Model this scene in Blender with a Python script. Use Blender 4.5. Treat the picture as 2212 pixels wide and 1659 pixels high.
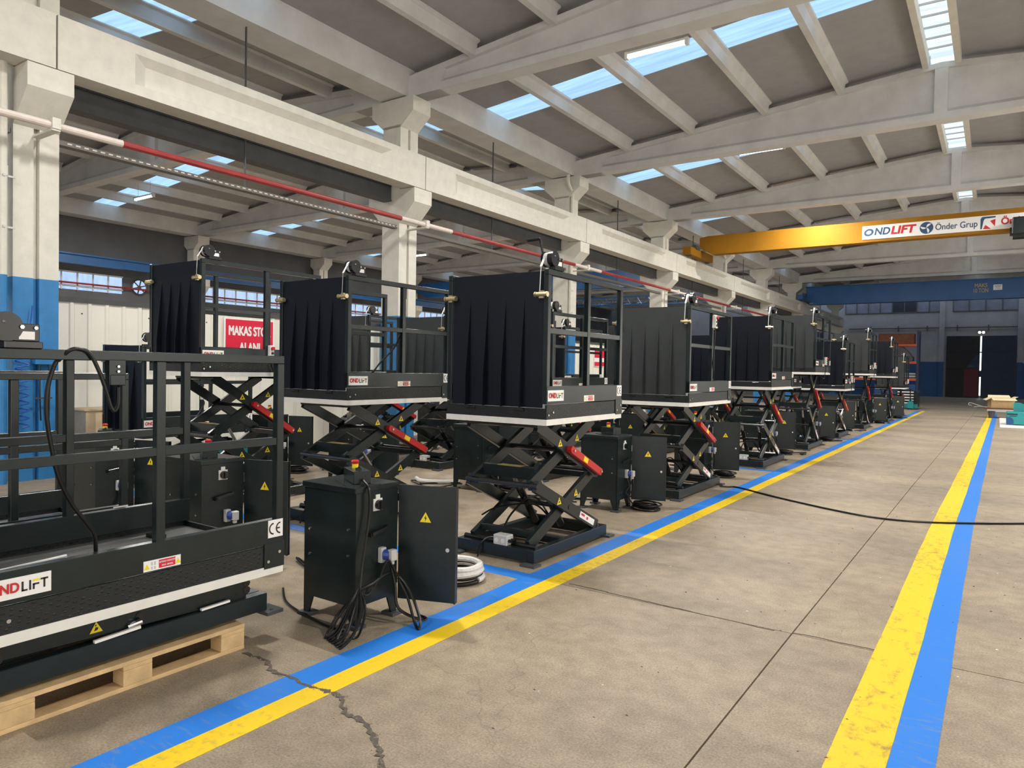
import bpy, bmesh, math, random
from mathutils import Matrix, Vector
random.seed(7)
for o in list(bpy.data.objects): bpy.data.objects.remove(o)
SC = bpy.context.scene
COL = SC.collection

# ------------------------------------------------------------------ camera
CAMH = 1.6
VY, VX, PCX, PCY = (2153, 815), (-1150, 757), 1106.0, 829.5      # vanishing points of the hall axes (2212x1659 frame)
FPX = math.sqrt(-((VY[0]-PCX)*(VX[0]-PCX)+(VY[1]-PCY)*(VX[1]-PCY)))
dy_ = Vector((VY[0]-PCX, VY[1]-PCY, FPX)).normalized()
dx_ = -Vector((VX[0]-PCX, VX[1]-PCY, FPX)).normalized()
dz_ = dx_.cross(dy_)
rgt = Vector((dx_.x, dy_.x, dz_.x)); dwn = Vector((dx_.y, dy_.y, dz_.y)); fwd = Vector((dx_.z, dy_.z, dz_.z))
cd = bpy.data.cameras.new('camera'); cam = bpy.data.objects.new('camera', cd); COL.objects.link(cam)
m = Matrix((( rgt.x, -dwn.x, -fwd.x, 0), (rgt.y, -dwn.y, -fwd.y, 0), (rgt.z, -dwn.z, -fwd.z, CAMH), (0, 0, 0, 1)))
cam.matrix_world = m
cd.sensor_fit = 'HORIZONTAL'; cd.sensor_width = 36.0; cd.lens = FPX/2212*36.0; cd.clip_end = 300; cd.clip_start = 0.05
SC.camera = cam

# ------------------------------------------------------------------ world, exposure
w = bpy.data.worlds.new('sky'); SC.world = w; w.use_nodes = True
w.node_tree.nodes['Background'].inputs[0].default_value = (0.62, 0.75, 0.95, 1)
w.node_tree.nodes['Background'].inputs[1].default_value = 1.0
SC.view_settings.view_transform = 'Standard'; SC.view_settings.look = 'None'
SC.view_settings.gamma = 1; SC.view_settings.use_curve_mapping = False
SC.view_settings.exposure = 0.3
SKYLIGHT = 0.95          # radiance of the translucent roof sheets
WIN_RIGHT = 2.9          # daylight in the windows of the right wall
FRONT_GLOW = 4.0          # glow of unseen windows added behind the camera to light facing sides
TUBE_W = 300             # watts of each fluorescent batten
# big windows of the hall: the daylight that comes through them
def area(name, loc, rot, sx, sy, watts, col):
    l = bpy.data.lights.new(name, 'AREA'); l.shape = 'RECTANGLE'; l.size = sx; l.size_y = sy; l.energy = watts; l.color = col
    o = bpy.data.objects.new(name, l); o.location = loc; o.rotation_euler = rot; COL.objects.link(o)
    return o

# ------------------------------------------------------------------ mesh helpers
class MB:
    def __init__(s): s.v = []; s.f = []
    def add(s, vs, fs):
        k = len(s.v); s.v += [tuple(p) for p in vs]; s.f += [tuple(i+k for i in f) for f in fs]; return s
    def box(s, x0, x1, y0, y1, z0, z1):
        return s.add([(x0,y0,z0),(x1,y0,z0),(x1,y1,z0),(x0,y1,z0),(x0,y0,z1),(x1,y0,z1),(x1,y1,z1),(x0,y1,z1)],
                     [(0,3,2,1),(4,5,6,7),(0,1,5,4),(1,2,6,5),(2,3,7,6),(3,0,4,7)])
    def cbox(s, c, sx, sy, sz):
        return s.box(c[0]-sx/2, c[0]+sx/2, c[1]-sy/2, c[1]+sy/2, c[2]-sz/2, c[2]+sz/2)
    def bar(s, p0, p1, w, h, up=(0,0,1)):
        p0, p1, up = Vector(p0), Vector(p1), Vector(up)
        d = (p1-p0).normalized(); a = d.cross(up)
        if a.length < 1e-5: a = d.cross(Vector((1,0,0)))
        a.normalize(); b = a.cross(d).normalized(); a = a*w/2; b = b*h/2
        return s.add([p0-a-b,p0+a-b,p0+a+b,p0-a+b,p1-a-b,p1+a-b,p1+a+b,p1-a+b],
                     [(0,1,2,3),(7,6,5,4),(0,4,5,1),(1,5,6,2),(2,6,7,3),(3,7,4,0)])
    def cyl(s, p0, p1, r, n=10, r1=None):
        p0, p1 = Vector(p0), Vector(p1); r1 = r if r1 is None else r1
        d = (p1-p0).normalized(); a = d.cross(Vector((0,0,1)))
        if a.length < 1e-4: a = Vector((1,0,0))
        a.normalize(); b = d.cross(a)
        vs = []
        for i in range(n):
            t = 2*math.pi*i/n; e = a*math.cos(t)+b*math.sin(t); vs += [p0+e*r, p1+e*r1]
        fs = [(2*i, 2*((i+1)%n), 2*((i+1)%n)+1, 2*i+1) for i in range(n)]
        fs += [tuple(2*i for i in range(n-1,-1,-1)), tuple(2*i+1 for i in range(n))]
        return s.add(vs, fs)
    def tube(s, pts, r, n=6, sub=6, closed=False):
        P = [Vector(p) for p in pts]
        if sub > 1 and len(P) > 2:
            Q = []; N = len(P); rng = N if closed else N-1
            for i in range(rng):
                if closed: a, b, c, d = P[(i-1)%N], P[i], P[(i+1)%N], P[(i+2)%N]
                else: a, b, c, d = P[max(i-1,0)], P[i], P[i+1], P[min(i+2,N-1)]
                for j in range(sub):
                    t = j/sub; t2, t3 = t*t, t*t*t
                    Q.append(0.5*((2*b)+(c-a)*t+(2*a-5*b+4*c-d)*t2+(3*b-a-3*c+d)*t3))
            if not closed: Q.append(P[-1])
            P = Q
        rings = []; N = len(P); a = None
        for i in range(N):
            if closed: d = P[(i+1)%N]-P[i-1]
            else: d = P[min(i+1,N-1)]-P[max(i-1,0)]
            if d.length < 1e-9: d = Vector((0,0,1))
            d.normalize()
            if a is None:
                a = d.cross(Vector((0,0,1)))
                if a.length < 1e-3: a = Vector((1,0,0))
            a = (a-d*a.dot(d))
            if a.length < 1e-4: a = d.cross(Vector((0.3,1,0.2)))
            a.normalize(); b = d.cross(a)
            rings.append([P[i]+(a*math.cos(2*math.pi*k/n)+b*math.sin(2*math.pi*k/n))*r for k in range(n)])
        vs = [p for R in rings for p in R]; fs = []
        for i in range(N if closed else N-1):
            j = (i+1) % N
            for k in range(n): fs.append((i*n+k, i*n+(k+1)%n, j*n+(k+1)%n, j*n+k))
        if not closed: fs += [tuple(range(n-1,-1,-1)), tuple((N-1)*n+k for k in range(n))]
        return s.add(vs, fs)
    def prism(s, poly, axis, a, b):
        # poly in the two other axes (in x,y,z order), extruded along axis from a to b
        def P(u, v, t): return {'x': (t,u,v), 'y': (u,t,v), 'z': (u,v,t)}[axis]
        n = len(poly)
        vs = [P(u,v,a) for u,v in poly]+[P(u,v,b) for u,v in poly]
        fs = [tuple(range(n)), tuple(range(2*n-1,n-1,-1))]+[(i, i+n, (i+1)%n+n, (i+1)%n) for i in range(n)]
        return s.add(vs, fs)
    def mesh(s, name, smooth=False, bevel=0):
        me = bpy.data.meshes.new(name); me.from_pydata(s.v, [], s.f)
        bm = bmesh.new(); bm.from_mesh(me)
        bmesh.ops.recalc_face_normals(bm, faces=bm.faces)
        if bevel: bmesh.ops.bevel(bm, geom=bm.edges[:], offset=bevel, segments=1, affect='EDGES', clamp_overlap=True)
        bm.to_mesh(me); bm.free()
        if smooth:
            for p in me.polygons: p.use_smooth = True
        return me

CACHE = {}
def obj(name, mb, mat, parent=None, loc=None, rz=0.0, smooth=False, key=None, bevel=0):
    if key is not None and key in CACHE: me = CACHE[key]
    else:
        me = (mb() if callable(mb) else mb).mesh(name, smooth, bevel); me.materials.append(mat)
        if key is not None: CACHE[key] = me
    o = bpy.data.objects.new(name, me); COL.objects.link(o)
    if parent: o.parent = parent
    if loc: o.location = loc
    if rz: o.rotation_euler.z = rz
    return o
def tag(o, label=None, cat=None, group=None, kind=None):
    if label: o['label'] = label
    if cat: o['category'] = cat
    if group: o['group'] = group
    if kind: o['kind'] = kind
    return o
def empty(name, loc, rz=0.0):
    o = bpy.data.objects.new(name, None); o.empty_display_size = 0.1; o.location = loc; o.rotation_euler.z = rz
    COL.objects.link(o); return o

TXT = {}
def text_mb(body, height, facing, origin, shear=0.0, bold=0.0, xs=1.0, align='CENTER', fit=None):
    """flat lettering as a mesh: facing 'x' (read from +X) or 'y' (read from -Y) or 'z'"""
    k = (body, shear, align)
    if k not in TXT:
        cu = bpy.data.curves.new('lettering', 'FONT'); cu.body = body; cu.size = 1.0; cu.align_x = align; cu.align_y = 'CENTER'
        cu.resolution_u = 4; cu.shear = shear; cu.fill_mode = 'FRONT'
        ob = bpy.data.objects.new('lettering', cu); COL.objects.link(ob)
        dg = bpy.context.evaluated_depsgraph_get(); me = bpy.data.meshes.new_from_object(ob.evaluated_get(dg))
        TXT[k] = ([tuple(v.co) for v in me.vertices], [tuple(p.vertices) for p in me.polygons])
        bpy.data.objects.remove(ob); bpy.data.curves.remove(cu); bpy.data.meshes.remove(me)
    vs, fs = TXT[k]; h = height/0.73; mb = MB()
    if fit: xs = fit/((max(v[0] for v in vs)-min(v[0] for v in vs))*h)
    # heavier strokes: the same flat letters stamped again a hair to each side
    for lay, (du, dv) in enumerate([(0, 0)] if not bold else [(0, 0), (bold, 0), (-bold, 0), (0, bold), (0, -bold), (bold*.7, bold*.7), (-bold*.7, -bold*.7), (bold*.7, -bold*.7), (-bold*.7, bold*.7)]):
        out = []
        for x, y, z in vs:
            u, v = x*h*xs+du*h, y*h+dv*h
            e = lay*4e-4                      # each stamp lies a fraction of a millimetre above the last
            if facing == 'x': out.append((origin[0]+e, origin[1]+u, origin[2]+v))
            elif facing == 'y': out.append((origin[0]+u, origin[1]-e, origin[2]+v))
            else: out.append((origin[0]+u, origin[1]+v, origin[2]+e))
        mb.add(out, fs)
    return mb

# ------------------------------------------------------------------ materials
def mat(name, col, rough=0.5, metal=0.0, noise=0.0, nscale=8.0, bump=0.0, bscale=60.0, emit=None, estr=0.0, spec=0.5, coord='Object', col2=None, thr=None):
    ma = bpy.data.materials.new(name); ma.use_nodes = True; nt = ma.node_tree; N = nt.nodes; L = nt.links
    b = N['Principled BSDF']
    b.inputs['Base Color'].default_value = (*col, 1); b.inputs['Roughness'].default_value = rough
    b.inputs['Metallic'].default_value = metal; b.inputs['Specular IOR Level'].default_value = spec
    tc = N.new('ShaderNodeTexCoord')
    if noise or col2:
        n = N.new('ShaderNodeTexNoise'); n.inputs['Scale'].default_value = nscale; n.inputs['Detail'].default_value = 6; n.inputs['Roughness'].default_value = 0.62
        L.new(tc.outputs[coord], n.inputs['Vector'])
        r = N.new('ShaderNodeValToRGB'); L.new(n.outputs['Fac'], r.inputs['Fac'])
        if col2:
            lo, hi = thr or (0.45, 0.6)
            r.color_ramp.elements[0].position = lo; r.color_ramp.elements[1].position = hi
            r.color_ramp.elements[0].color = (*col, 1); r.color_ramp.elements[1].color = (*col2, 1)
        else:
            r.color_ramp.elements[0].position = 0.3; r.color_ramp.elements[1].position = 0.7
            r.color_ramp.elements[0].color = (*[c*(1-noise) for c in col], 1); r.color_ramp.elements[1].color = (*[min(1, c*(1+noise)) for c in col], 1)
        L.new(r.outputs['Color'], b.inputs['Base Color'])
    if bump:
        n2 = N.new('ShaderNodeTexNoise'); n2.inputs['Scale'].default_value = bscale; n2.inputs['Detail'].default_value = 4
        L.new(tc.outputs[coord], n2.inputs['Vector'])
        bp = N.new('ShaderNodeBump'); bp.inputs['Strength'].default_value = bump; bp.inputs['Distance'].default_value = 0.01
        L.new(n2.outputs['Fac'], bp.inputs['Height']); L.new(bp.outputs['Normal'], b.inputs['Normal'])
    if emit:
        b.inputs['Emission Color'].default_value = (*emit, 1); b.inputs['Emission Strength'].default_value = estr
    return ma

def concrete_floor():
    ma = bpy.data.materials.new('floor_concrete'); ma.use_nodes = True; nt = ma.node_tree; N = nt.nodes; L = nt.links; b = N['Principled BSDF']
    g = N.new('ShaderNodeNewGeometry')
    def noise(sc, det, vec=None):
        n = N.new('ShaderNodeTexNoise'); n.inputs['Scale'].default_value = sc; n.inputs['Detail'].default_value = det; n.inputs['Roughness'].default_value = 0.6
        L.new(vec or g.outputs['Position'], n.inputs['Vector']); return n
    mp = N.new('ShaderNodeMapping'); mp.inputs['Scale'].default_value = (0.6, 1.0, 1); L.new(g.outputs['Position'], mp.inputs['Vector'])
    n1 = noise(0.75, 7, mp.outputs['Vector']); n2 = noise(7, 8); n3 = noise(95, 4)
    r1 = N.new('ShaderNodeValToRGB'); L.new(n1.outputs['Fac'], r1.inputs['Fac'])
    r1.color_ramp.elements[0].position = 0.36; r1.color_ramp.elements[0].color = (0.27, 0.219, 0.161, 1)
    r1.color_ramp.elements[1].position = 0.62; r1.color_ramp.elements[1].color = (0.375, 0.30, 0.21, 1)
    r2 = N.new('ShaderNodeValToRGB'); L.new(n2.outputs['Fac'], r2.inputs['Fac'])
    r2.color_ramp.elements[0].position = 0.33; r2.color_ramp.elements[0].color = (0.80, 0.79, 0.78, 1)
    r2.color_ramp.elements[1].position = 0.62; r2.color_ramp.elements[1].color = (1.05, 1.05, 1.05, 1)
    r3 = N.new('ShaderNodeValToRGB'); L.new(n3.outputs['Fac'], r3.inputs['Fac'])
    r3.color_ramp.elements[0].position = 0.32; r3.color_ramp.elements[0].color = (0.70, 0.69, 0.67, 1)
    r3.color_ramp.elements[1].position = 0.68; r3.color_ramp.elements[1].color = (1.22, 1.22, 1.22, 1)
    mx = N.new('ShaderNodeMix'); mx.data_type = 'RGBA'; mx.blend_type = 'MULTIPLY'; mx.inputs[0].default_value = 1
    L.new(r1.outputs['Color'], mx.inputs[6]); L.new(r2.outputs['Color'], mx.inputs[7])
    my = N.new('ShaderNodeMix'); my.data_type = 'RGBA'; my.blend_type = 'MULTIPLY'; my.inputs[0].default_value = 1
    L.new(mx.outputs[2], my.inputs[6]); L.new(r3.outputs['Color'], my.inputs[7])
    # thin pale scratches
    wv = N.new('ShaderNodeTexVoronoi'); wv.feature = 'DISTANCE_TO_EDGE'; wv.inputs['Scale'].default_value = 0.55
    nd = noise(1.3, 3); ma1 = N.new('ShaderNodeVectorMath'); ma1.operation = 'ADD'
    L.new(g.outputs['Position'], ma1.inputs[0]); L.new(nd.outputs['Color'], ma1.inputs[1]); L.new(ma1.outputs[0], wv.inputs['Vector'])
    cr = N.new('ShaderNodeValToRGB'); L.new(wv.outputs['Distance'], cr.inputs['Fac'])
    cr.color_ramp.elements[0].position = 0.0; cr.color_ramp.elements[0].color = (0.35, 0.35, 0.35, 1)
    cr.color_ramp.elements[1].position = 0.0035; cr.color_ramp.elements[1].color = (0, 0, 0, 1)
    mz = N.new('ShaderNodeMix'); mz.data_type = 'RGBA'; L.new(cr.outputs['Color'], mz.inputs[0]); L.new(my.outputs[2], mz.inputs[6]); mz.inputs[7].default_value = (0.10, 0.085, 0.07, 1)
    L.new(mz.outputs[2], b.inputs['Base Color'])
    rr = N.new('ShaderNodeMapRange'); L.new(n1.outputs['Fac'], rr.inputs[0]); rr.inputs[3].default_value = 0.62; rr.inputs[4].default_value = 0.42
    L.new(rr.outputs[0], b.inputs['Roughness']); b.inputs['Specular IOR Level'].default_value = 0.35
    bp = N.new('ShaderNodeBump'); bp.inputs['Strength'].default_value = 0.25; bp.inputs['Distance'].default_value = 0.004
    L.new(n3.outputs['Fac'], bp.inputs['Height']); L.new(bp.outputs['Normal'], b.inputs['Normal'])
    return ma
def line_paint(name, col, worn, lo, hi, sc=(1.2, 5.0, 1)):
    ma = bpy.data.materials.new(name); ma.use_nodes = True; nt = ma.node_tree; N = nt.nodes; L = nt.links; b = N['Principled BSDF']
    g = N.new('ShaderNodeNewGeometry'); mp = N.new('ShaderNodeMapping'); mp.inputs['Scale'].default_value = sc; L.new(g.outputs['Position'], mp.inputs['Vector'])
    n = N.new('ShaderNodeTexNoise'); n.inputs['Scale'].default_value = 6; n.inputs['Detail'].default_value = 9; n.inputs['Roughness'].default_value = 0.7; L.new(mp.outputs['Vector'], n.inputs['Vector'])
    big = N.new('ShaderNodeTexNoise'); big.inputs['Scale'].default_value = 0.5; big.inputs['Detail'].default_value = 3; L.new(g.outputs['Position'], big.inputs['Vector'])
    ad = N.new('ShaderNodeMath'); ad.operation = 'MULTIPLY_ADD'; ad.inputs[1].default_value = 0.5; L.new(big.outputs['Fac'], ad.inputs[0]); L.new(n.outputs['Fac'], ad.inputs[2])
    r = N.new('ShaderNodeValToRGB'); L.new(ad.outputs[0], r.inputs['Fac'])
    r.color_ramp.elements[0].position = lo; r.color_ramp.elements[0].color = (*col, 1)
    r.color_ramp.elements[1].position = hi; r.color_ramp.elements[1].color = (*worn, 1)
    L.new(r.outputs['Color'], b.inputs['Base Color']); b.inputs['Roughness'].default_value = 0.5; b.inputs['Specular IOR Level'].default_value = 0.3
    return ma
def checker_plate(name, col, strength=0.9, scale=26.0, rough=0.42):
    ma = bpy.data.materials.new(name); ma.use_nodes = True; nt = ma.node_tree; N = nt.nodes; L = nt.links; b = N['Principled BSDF']
    b.inputs['Base Color'].default_value = (*col, 1); b.inputs['Roughness'].default_value = rough; b.inputs['Metallic'].default_value = 0.25
    tc = N.new('ShaderNodeTexCoord')
    v = N.new('ShaderNodeTexVoronoi'); v.inputs['Scale'].default_value = scale; v.inputs['Randomness'].default_value = 0.15
    mp = N.new('ShaderNodeMapping'); mp.inputs['Rotation'].default_value = (0.6, 0.5, 0.785); mp.inputs['Scale'].default_value = (1, 0.6, 1)
    L.new(tc.outputs['Object'], mp.inputs['Vector']); L.new(mp.outputs['Vector'], v.inputs['Vector'])
    r = N.new('ShaderNodeValToRGB'); L.new(v.outputs['Distance'], r.inputs['Fac'])
    r.color_ramp.elements[0].position = 0.2; r.color_ramp.elements[0].color = (1, 1, 1, 1); r.color_ramp.elements[1].position = 0.34; r.color_ramp.elements[1].color = (0, 0, 0, 1)
    bp = N.new('ShaderNodeBump'); bp.inputs['Strength'].default_value = strength; bp.inputs['Distance'].default_value = 0.004
    L.new(r.outputs['Color'], bp.inputs['Height']); L.new(bp.outputs['Normal'], b.inputs['Normal'])
    return ma
def emission(name, col, strength, streaks=0.0):
    ma = bpy.data.materials.new(name); ma.use_nodes = True; nt = ma.node_tree; N = nt.nodes; L = nt.links
    for n in list(N): N.remove(n)
    out = N.new('ShaderNodeOutputMaterial'); e = N.new('ShaderNodeEmission'); e.inputs[0].default_value = (*col, 1); e.inputs[1].default_value = strength
    if streaks:
        g = N.new('ShaderNodeNewGeometry'); mp = N.new('ShaderNodeMapping'); mp.inputs['Scale'].default_value = (0.5, 5, 1); L.new(g.outputs['Position'], mp.inputs['Vector'])
        n = N.new('ShaderNodeTexNoise'); n.inputs['Scale'].default_value = 1.4; n.inputs['Detail'].default_value = 3; L.new(mp.outputs['Vector'], n.inputs['Vector'])
        r = N.new('ShaderNodeMapRange'); L.new(n.outputs['Fac'], r.inputs[0]); r.inputs[1].default_value = 0.3; r.inputs[2].default_value = 0.7
        r.inputs[3].default_value = strength*(1-streaks); r.inputs[4].default_value = strength*(1+streaks); L.new(r.outputs[0], e.inputs[1])
    L.new(e.outputs[0], out.inputs[0]); return ma

M = {}
M['floor'] = concrete_floor()
M['joint'] = mat('joint_dirt', (0.10, 0.082, 0.065), 0.9, noise=0.3, nscale=30)
M['blue_line'] = line_paint('blue_line_paint', (0.018, 0.19, 0.66), (0.14, 0.23, 0.40), 0.80, 1.02)
M['yellow_line'] = line_paint('yellow_line_paint', (0.80, 0.54, 0.015), (0.45, 0.30, 0.07), 0.80, 1.0, (3, 3, 1))
M['yellow_line_worn'] = line_paint('worn_yellow_line_paint', (0.80, 0.54, 0.015), (0.17, 0.115, 0.05), 0.77, 1.0, (2.2, 1.4, 1))
M['cream'] = mat('cream_painted_concrete', (0.665, 0.638, 0.565), 0.75, noise=0.07, nscale=5, bump=0.15, bscale=25, spec=0.25)
M['grey_conc'] = mat('pale_grey_concrete', (0.64, 0.635, 0.62), 0.8, noise=0.10, nscale=1.6, bump=0.12, bscale=20, spec=0.2)
M['roof_panel'] = mat('roof_panel_grey', (0.365, 0.36, 0.365), 0.85, noise=0.06, nscale=3, spec=0.2)
M['col_blue'] = mat('blue_column_paint', (0.035, 0.20, 0.46), 0.45, noise=0.12, nscale=6, spec=0.4)
M['black'] = mat('satin_charcoal_paint', (0.010, 0.0165, 0.0172), 0.27, noise=0.18, nscale=5, bump=0.04, bscale=180, spec=0.42)
M['black_gloss'] = mat('gloss_black', (0.012, 0.012, 0.013), 0.22)
M['panel_dark'] = mat('blue_black_panel', (0.005, 0.007, 0.0130), 0.48, noise=0.15, nscale=4, spec=0.22)  # darker, bluer tone used on some flaps
M['panel_grey'] = mat('anthracite_panel', (0.034, 0.039, 0.040), 0.42, noise=0.12, nscale=4, spec=0.35)  # lighter grey tone used on the other flaps
M['checker'] = checker_plate('dark_tread_plate', (0.014, 0.017, 0.018), 0.7, 60)
M['deck'] = checker_plate('worn_tread_plate_deck', (0.17, 0.17, 0.165), 1.0, 60, 0.36)
M['alu'] = mat('white_aluminium_strip', (0.80, 0.79, 0.74), 0.38, metal=0.15, noise=0.05, nscale=10)
M['white'] = mat('white_plastic', (0.78, 0.77, 0.74), 0.4)
M['label_white'] = mat('white_label_vinyl', (0.86, 0.85, 0.83), 0.35)
M['lgrey'] = mat('light_grey_plastic', (0.55, 0.55, 0.53), 0.45)
M['dgrey'] = mat('dark_grey_steel', (0.06, 0.063, 0.068), 0.5, noise=0.2, nscale=3)
M['tray'] = mat('galvanised_tray', (0.13, 0.125, 0.11), 0.5, metal=0.3)
M['red'] = mat('red_paint', (0.50, 0.012, 0.014), 0.35)
M['sign_red'] = mat('sign_red', (0.72, 0.012, 0.05), 0.4)
M['pipe_red'] = mat('red_pipe_paint', (0.30, 0.03, 0.03), 0.4, noise=0.2, nscale=3)
M['pipe_pale'] = mat('pale_pipe_paint', (0.66, 0.58, 0.52), 0.45, noise=0.08, nscale=6)
M['yellow'] = mat('sticker_yellow', (0.85, 0.66, 0.01), 0.4)
M['ink'] = mat('black_print', (0.012, 0.012, 0.012), 0.5)
M['ink_red'] = mat('red_print', (0.60, 0.02, 0.03), 0.5)
M['ink_navy'] = mat('navy_print', (0.03, 0.075, 0.16), 0.5)
M['ink_yellow'] = mat('yellow_print', (0.85, 0.68, 0.02), 0.5)
M['stencil'] = mat('worn_gold_stencil', (0.45, 0.33, 0.12), 0.6)
M['brass'] = mat('brass_latch', (0.66, 0.56, 0.34), 0.28, metal=0.85)
M['chrome'] = mat('bright_steel', (0.66, 0.66, 0.66), 0.22, metal=0.95)
M['blue_plastic'] = mat('blue_plug_plastic', (0.03, 0.06, 0.30), 0.4)
M['rubber'] = mat('black_cable_rubber', (0.006, 0.006, 0.006), 0.33, spec=0.35)
M['strap'] = mat('white_winch_strap', (0.70, 0.70, 0.68), 0.7)
M['film'] = mat('white_stretch_film', (0.72, 0.70, 0.66), 0.25, bump=0.8, bscale=45)
M['wood'] = mat('pallet_pine', (0.62, 0.43, 0.22), 0.7, noise=0.22, nscale=7, bump=0.2, bscale=40)
M['plywood'] = mat('crate_plywood', (0.55, 0.43, 0.27), 0.7, noise=0.15, nscale=4)
M['crate_grey'] = mat('grey_crate_side', (0.24, 0.22, 0.19), 0.8, noise=0.2, nscale=6)  # darker grey on the crate's near side and corner strip
M['card'] = mat('cardboard', (0.55, 0.38, 0.19), 0.8, noise=0.08, nscale=9)
M['card_in'] = mat('cardboard_flap_inside', (0.78, 0.64, 0.40), 0.8)
M['teal'] = mat('teal_machine_paint', (0.012, 0.25, 0.26), 0.4, noise=0.08, nscale=5)
M['orange'] = mat('crane_orange_paint', (0.30, 0.135, 0.008), 0.65, noise=0.10, spec=0.2, nscale=1.2)
M['crane_blue'] = mat('crane_blue_paint', (0.012, 0.085, 0.24), 0.42, noise=0.15, nscale=1.5)
M['rack_blue'] = mat('rack_upright_blue', (0.006, 0.016, 0.07), 0.5)
M['rack_orange'] = mat('rack_beam_orange', (0.55, 0.09, 0.03), 0.5)
M['partition'] = mat('cream_sandwich_panel', (0.80, 0.77, 0.68), 0.5, noise=0.03, nscale=3, spec=0.35)
M['wall_grey'] = mat('grey_painted_wall', (0.34, 0.34, 0.36), 0.85, noise=0.12, nscale=1.1)
M['wall_dark'] = mat('dark_grey_wall', (0.11, 0.11, 0.115), 0.85, noise=0.15, nscale=1.0)
M['wall_blue'] = mat('blue_wall_paint', (0.012, 0.07, 0.20), 0.6, noise=0.15, nscale=1.5)
M['door_blue'] = mat('dark_blue_gate', (0.012, 0.025, 0.060), 0.6, noise=0.2, nscale=1.5)
M['door_dark'] = mat('dark_brown_gate', (0.018, 0.016, 0.017), 0.7, noise=0.2, nscale=1.5)
M['door_red'] = mat('dark_red_door', (0.10, 0.008, 0.012), 0.6)
M['glass_dim'] = mat('dim_window_glass', (0.20, 0.22, 0.27), 0.25, noise=0.25, nscale=0.9)
M['glass_dark'] = mat('dark_window_glass', (0.04, 0.045, 0.06), 0.2)
M['coil_blue'] = mat('blue_air_hose', (0.01, 0.07, 0.40), 0.35)
M['sky'] = emission('translucent_roof_sheet', (0.42, 0.68, 0.98), SKYLIGHT, 0.16)
M['sky_ridge'] = emission('ridge_light_sheet', (0.74, 0.88, 1.0), SKYLIGHT*1.15, 0.22)
M['win_left'] = emission('daylit_window_pane', (0.50, 0.68, 0.98), 0.85, 0.12)
M['win_right'] = emission('daylit_side_window', (1.0, 0.95, 0.86), WIN_RIGHT)
M['front_glow'] = emission('added_front_glow', (1.0, 0.96, 0.90), FRONT_GLOW)
M['gap_light'] = emission('daylight_in_gate_gap', (0.85, 1.0, 1.0), 2.2)
M['tube'] = emission('fluorescent_tube', (1.0, 0.98, 0.92), 9.0)
M['lamp_glow'] = emission('gate_lamp_glow', (1.0, 0.85, 0.55), 8.0)

ORD = ['first', 'second', 'third', 'fourth', 'fifth', 'sixth', 'seventh', 'eighth', 'ninth', 'tenth']

# =================================================================== the setting
BAY = 7.2
def yk(k): return 4.27 + BAY*k
K0, K1 = -2, 8                      # columns at yk(-2) .. yk(8)
YB = 64.5                           # back wall
YF = -12.0                          # wall behind the photographer
# ---- floor: slabs with open joints over a dark bed
floor = obj('floor', MB().box(-31, 9, YF-0.2, YB+0.3, -0.16, -0.025), M['joint'])
tag(floor, 'grey brown concrete floor slabs with worn joints across the hall', 'floor', kind='structure')
def xj(Y): return -1.0 + (0.0075*(Y-8) if Y > 8 else 0)
ycuts = [YF] + [4.58+7.22*k for k in range(-2, 9)] + [YB]
xcuts = [-31, -22.6, -15.4, -8.2, None, 6.2, 9]
g = 0.0045
for j in range(len(ycuts)-1):
    ya, yb = ycuts[j]+g, ycuts[j+1]-g
    for i in range(len(xcuts)-1):
        a0, b0 = xcuts[i], xcuts[i+1]
        A = (xj(ya), xj(yb)) if a0 is None else (a0, a0); B = (xj(ya), xj(yb)) if b0 is None else (b0, b0)
        obj('slab', MB().prism([(A[0]+g, ya), (B[0]-g, ya), (B[1]-g, yb), (A[1]+g, yb)], 'z', -0.1, 0.0), M['floor'], floor)
def strip(name, pts, material, z=0.0022):
    """painted floor strip: pts = [(xa, xb, y), ...]"""
    mb = MB(); n = len(pts)
    vs = []
    for a, b, y in pts: vs += [(a, y, 0.0003), (b, y, 0.0003), (b, y, z), (a, y, z)]
    fs = [(0,1,2,3), (4*n-4, 4*n-1, 4*n-2, 4*n-3)]
    for i in range(n-1):
        k = 4*i
        for e in range(4): fs.append((k+e, k+4+e, k+4+(e+1)%4, k+(e+1)%4))
    return obj(name, mb.add(vs, fs), material, floor)
def wob(y, s): return 0.0022*math.sin(y*1.9+s)+0.0018*math.sin(y*4.7+2*s)
ys = [-11+0.5*i for i in range(100)]
ysl = [y for y in ys if y < 38]
strip('blue_line', [(-2.97+wob(y,1), -2.79+wob(y,2), y) for y in ysl], M['blue_line'])
strip('yellow_line', [(-2.79+wob(y,2)+0.001, -2.645+wob(y,3), y) for y in ysl], M['yellow_line'])
def dr(y): return 0.0102*max(0, y-8.5)
strip('yellow_line', [(-0.545+dr(y)+wob(y,4), -0.33+dr(y)*0.86+wob(y,5), y) for y in ysl], M['yellow_line_worn'])
strip('blue_line', [(-0.329+dr(y)*0.86+wob(y,5), -0.165+dr(y)*0.78+wob(y,6), y) for y in ysl], M['blue_line'])
for yc in (4.56, 11.98, 19.2):
    mb = MB().box(-11.0, -2.975, yc-0.06, yc+0.1, 0.0003, 0.002)
    obj('blue_line', mb, M['blue_line'], floor)
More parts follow.
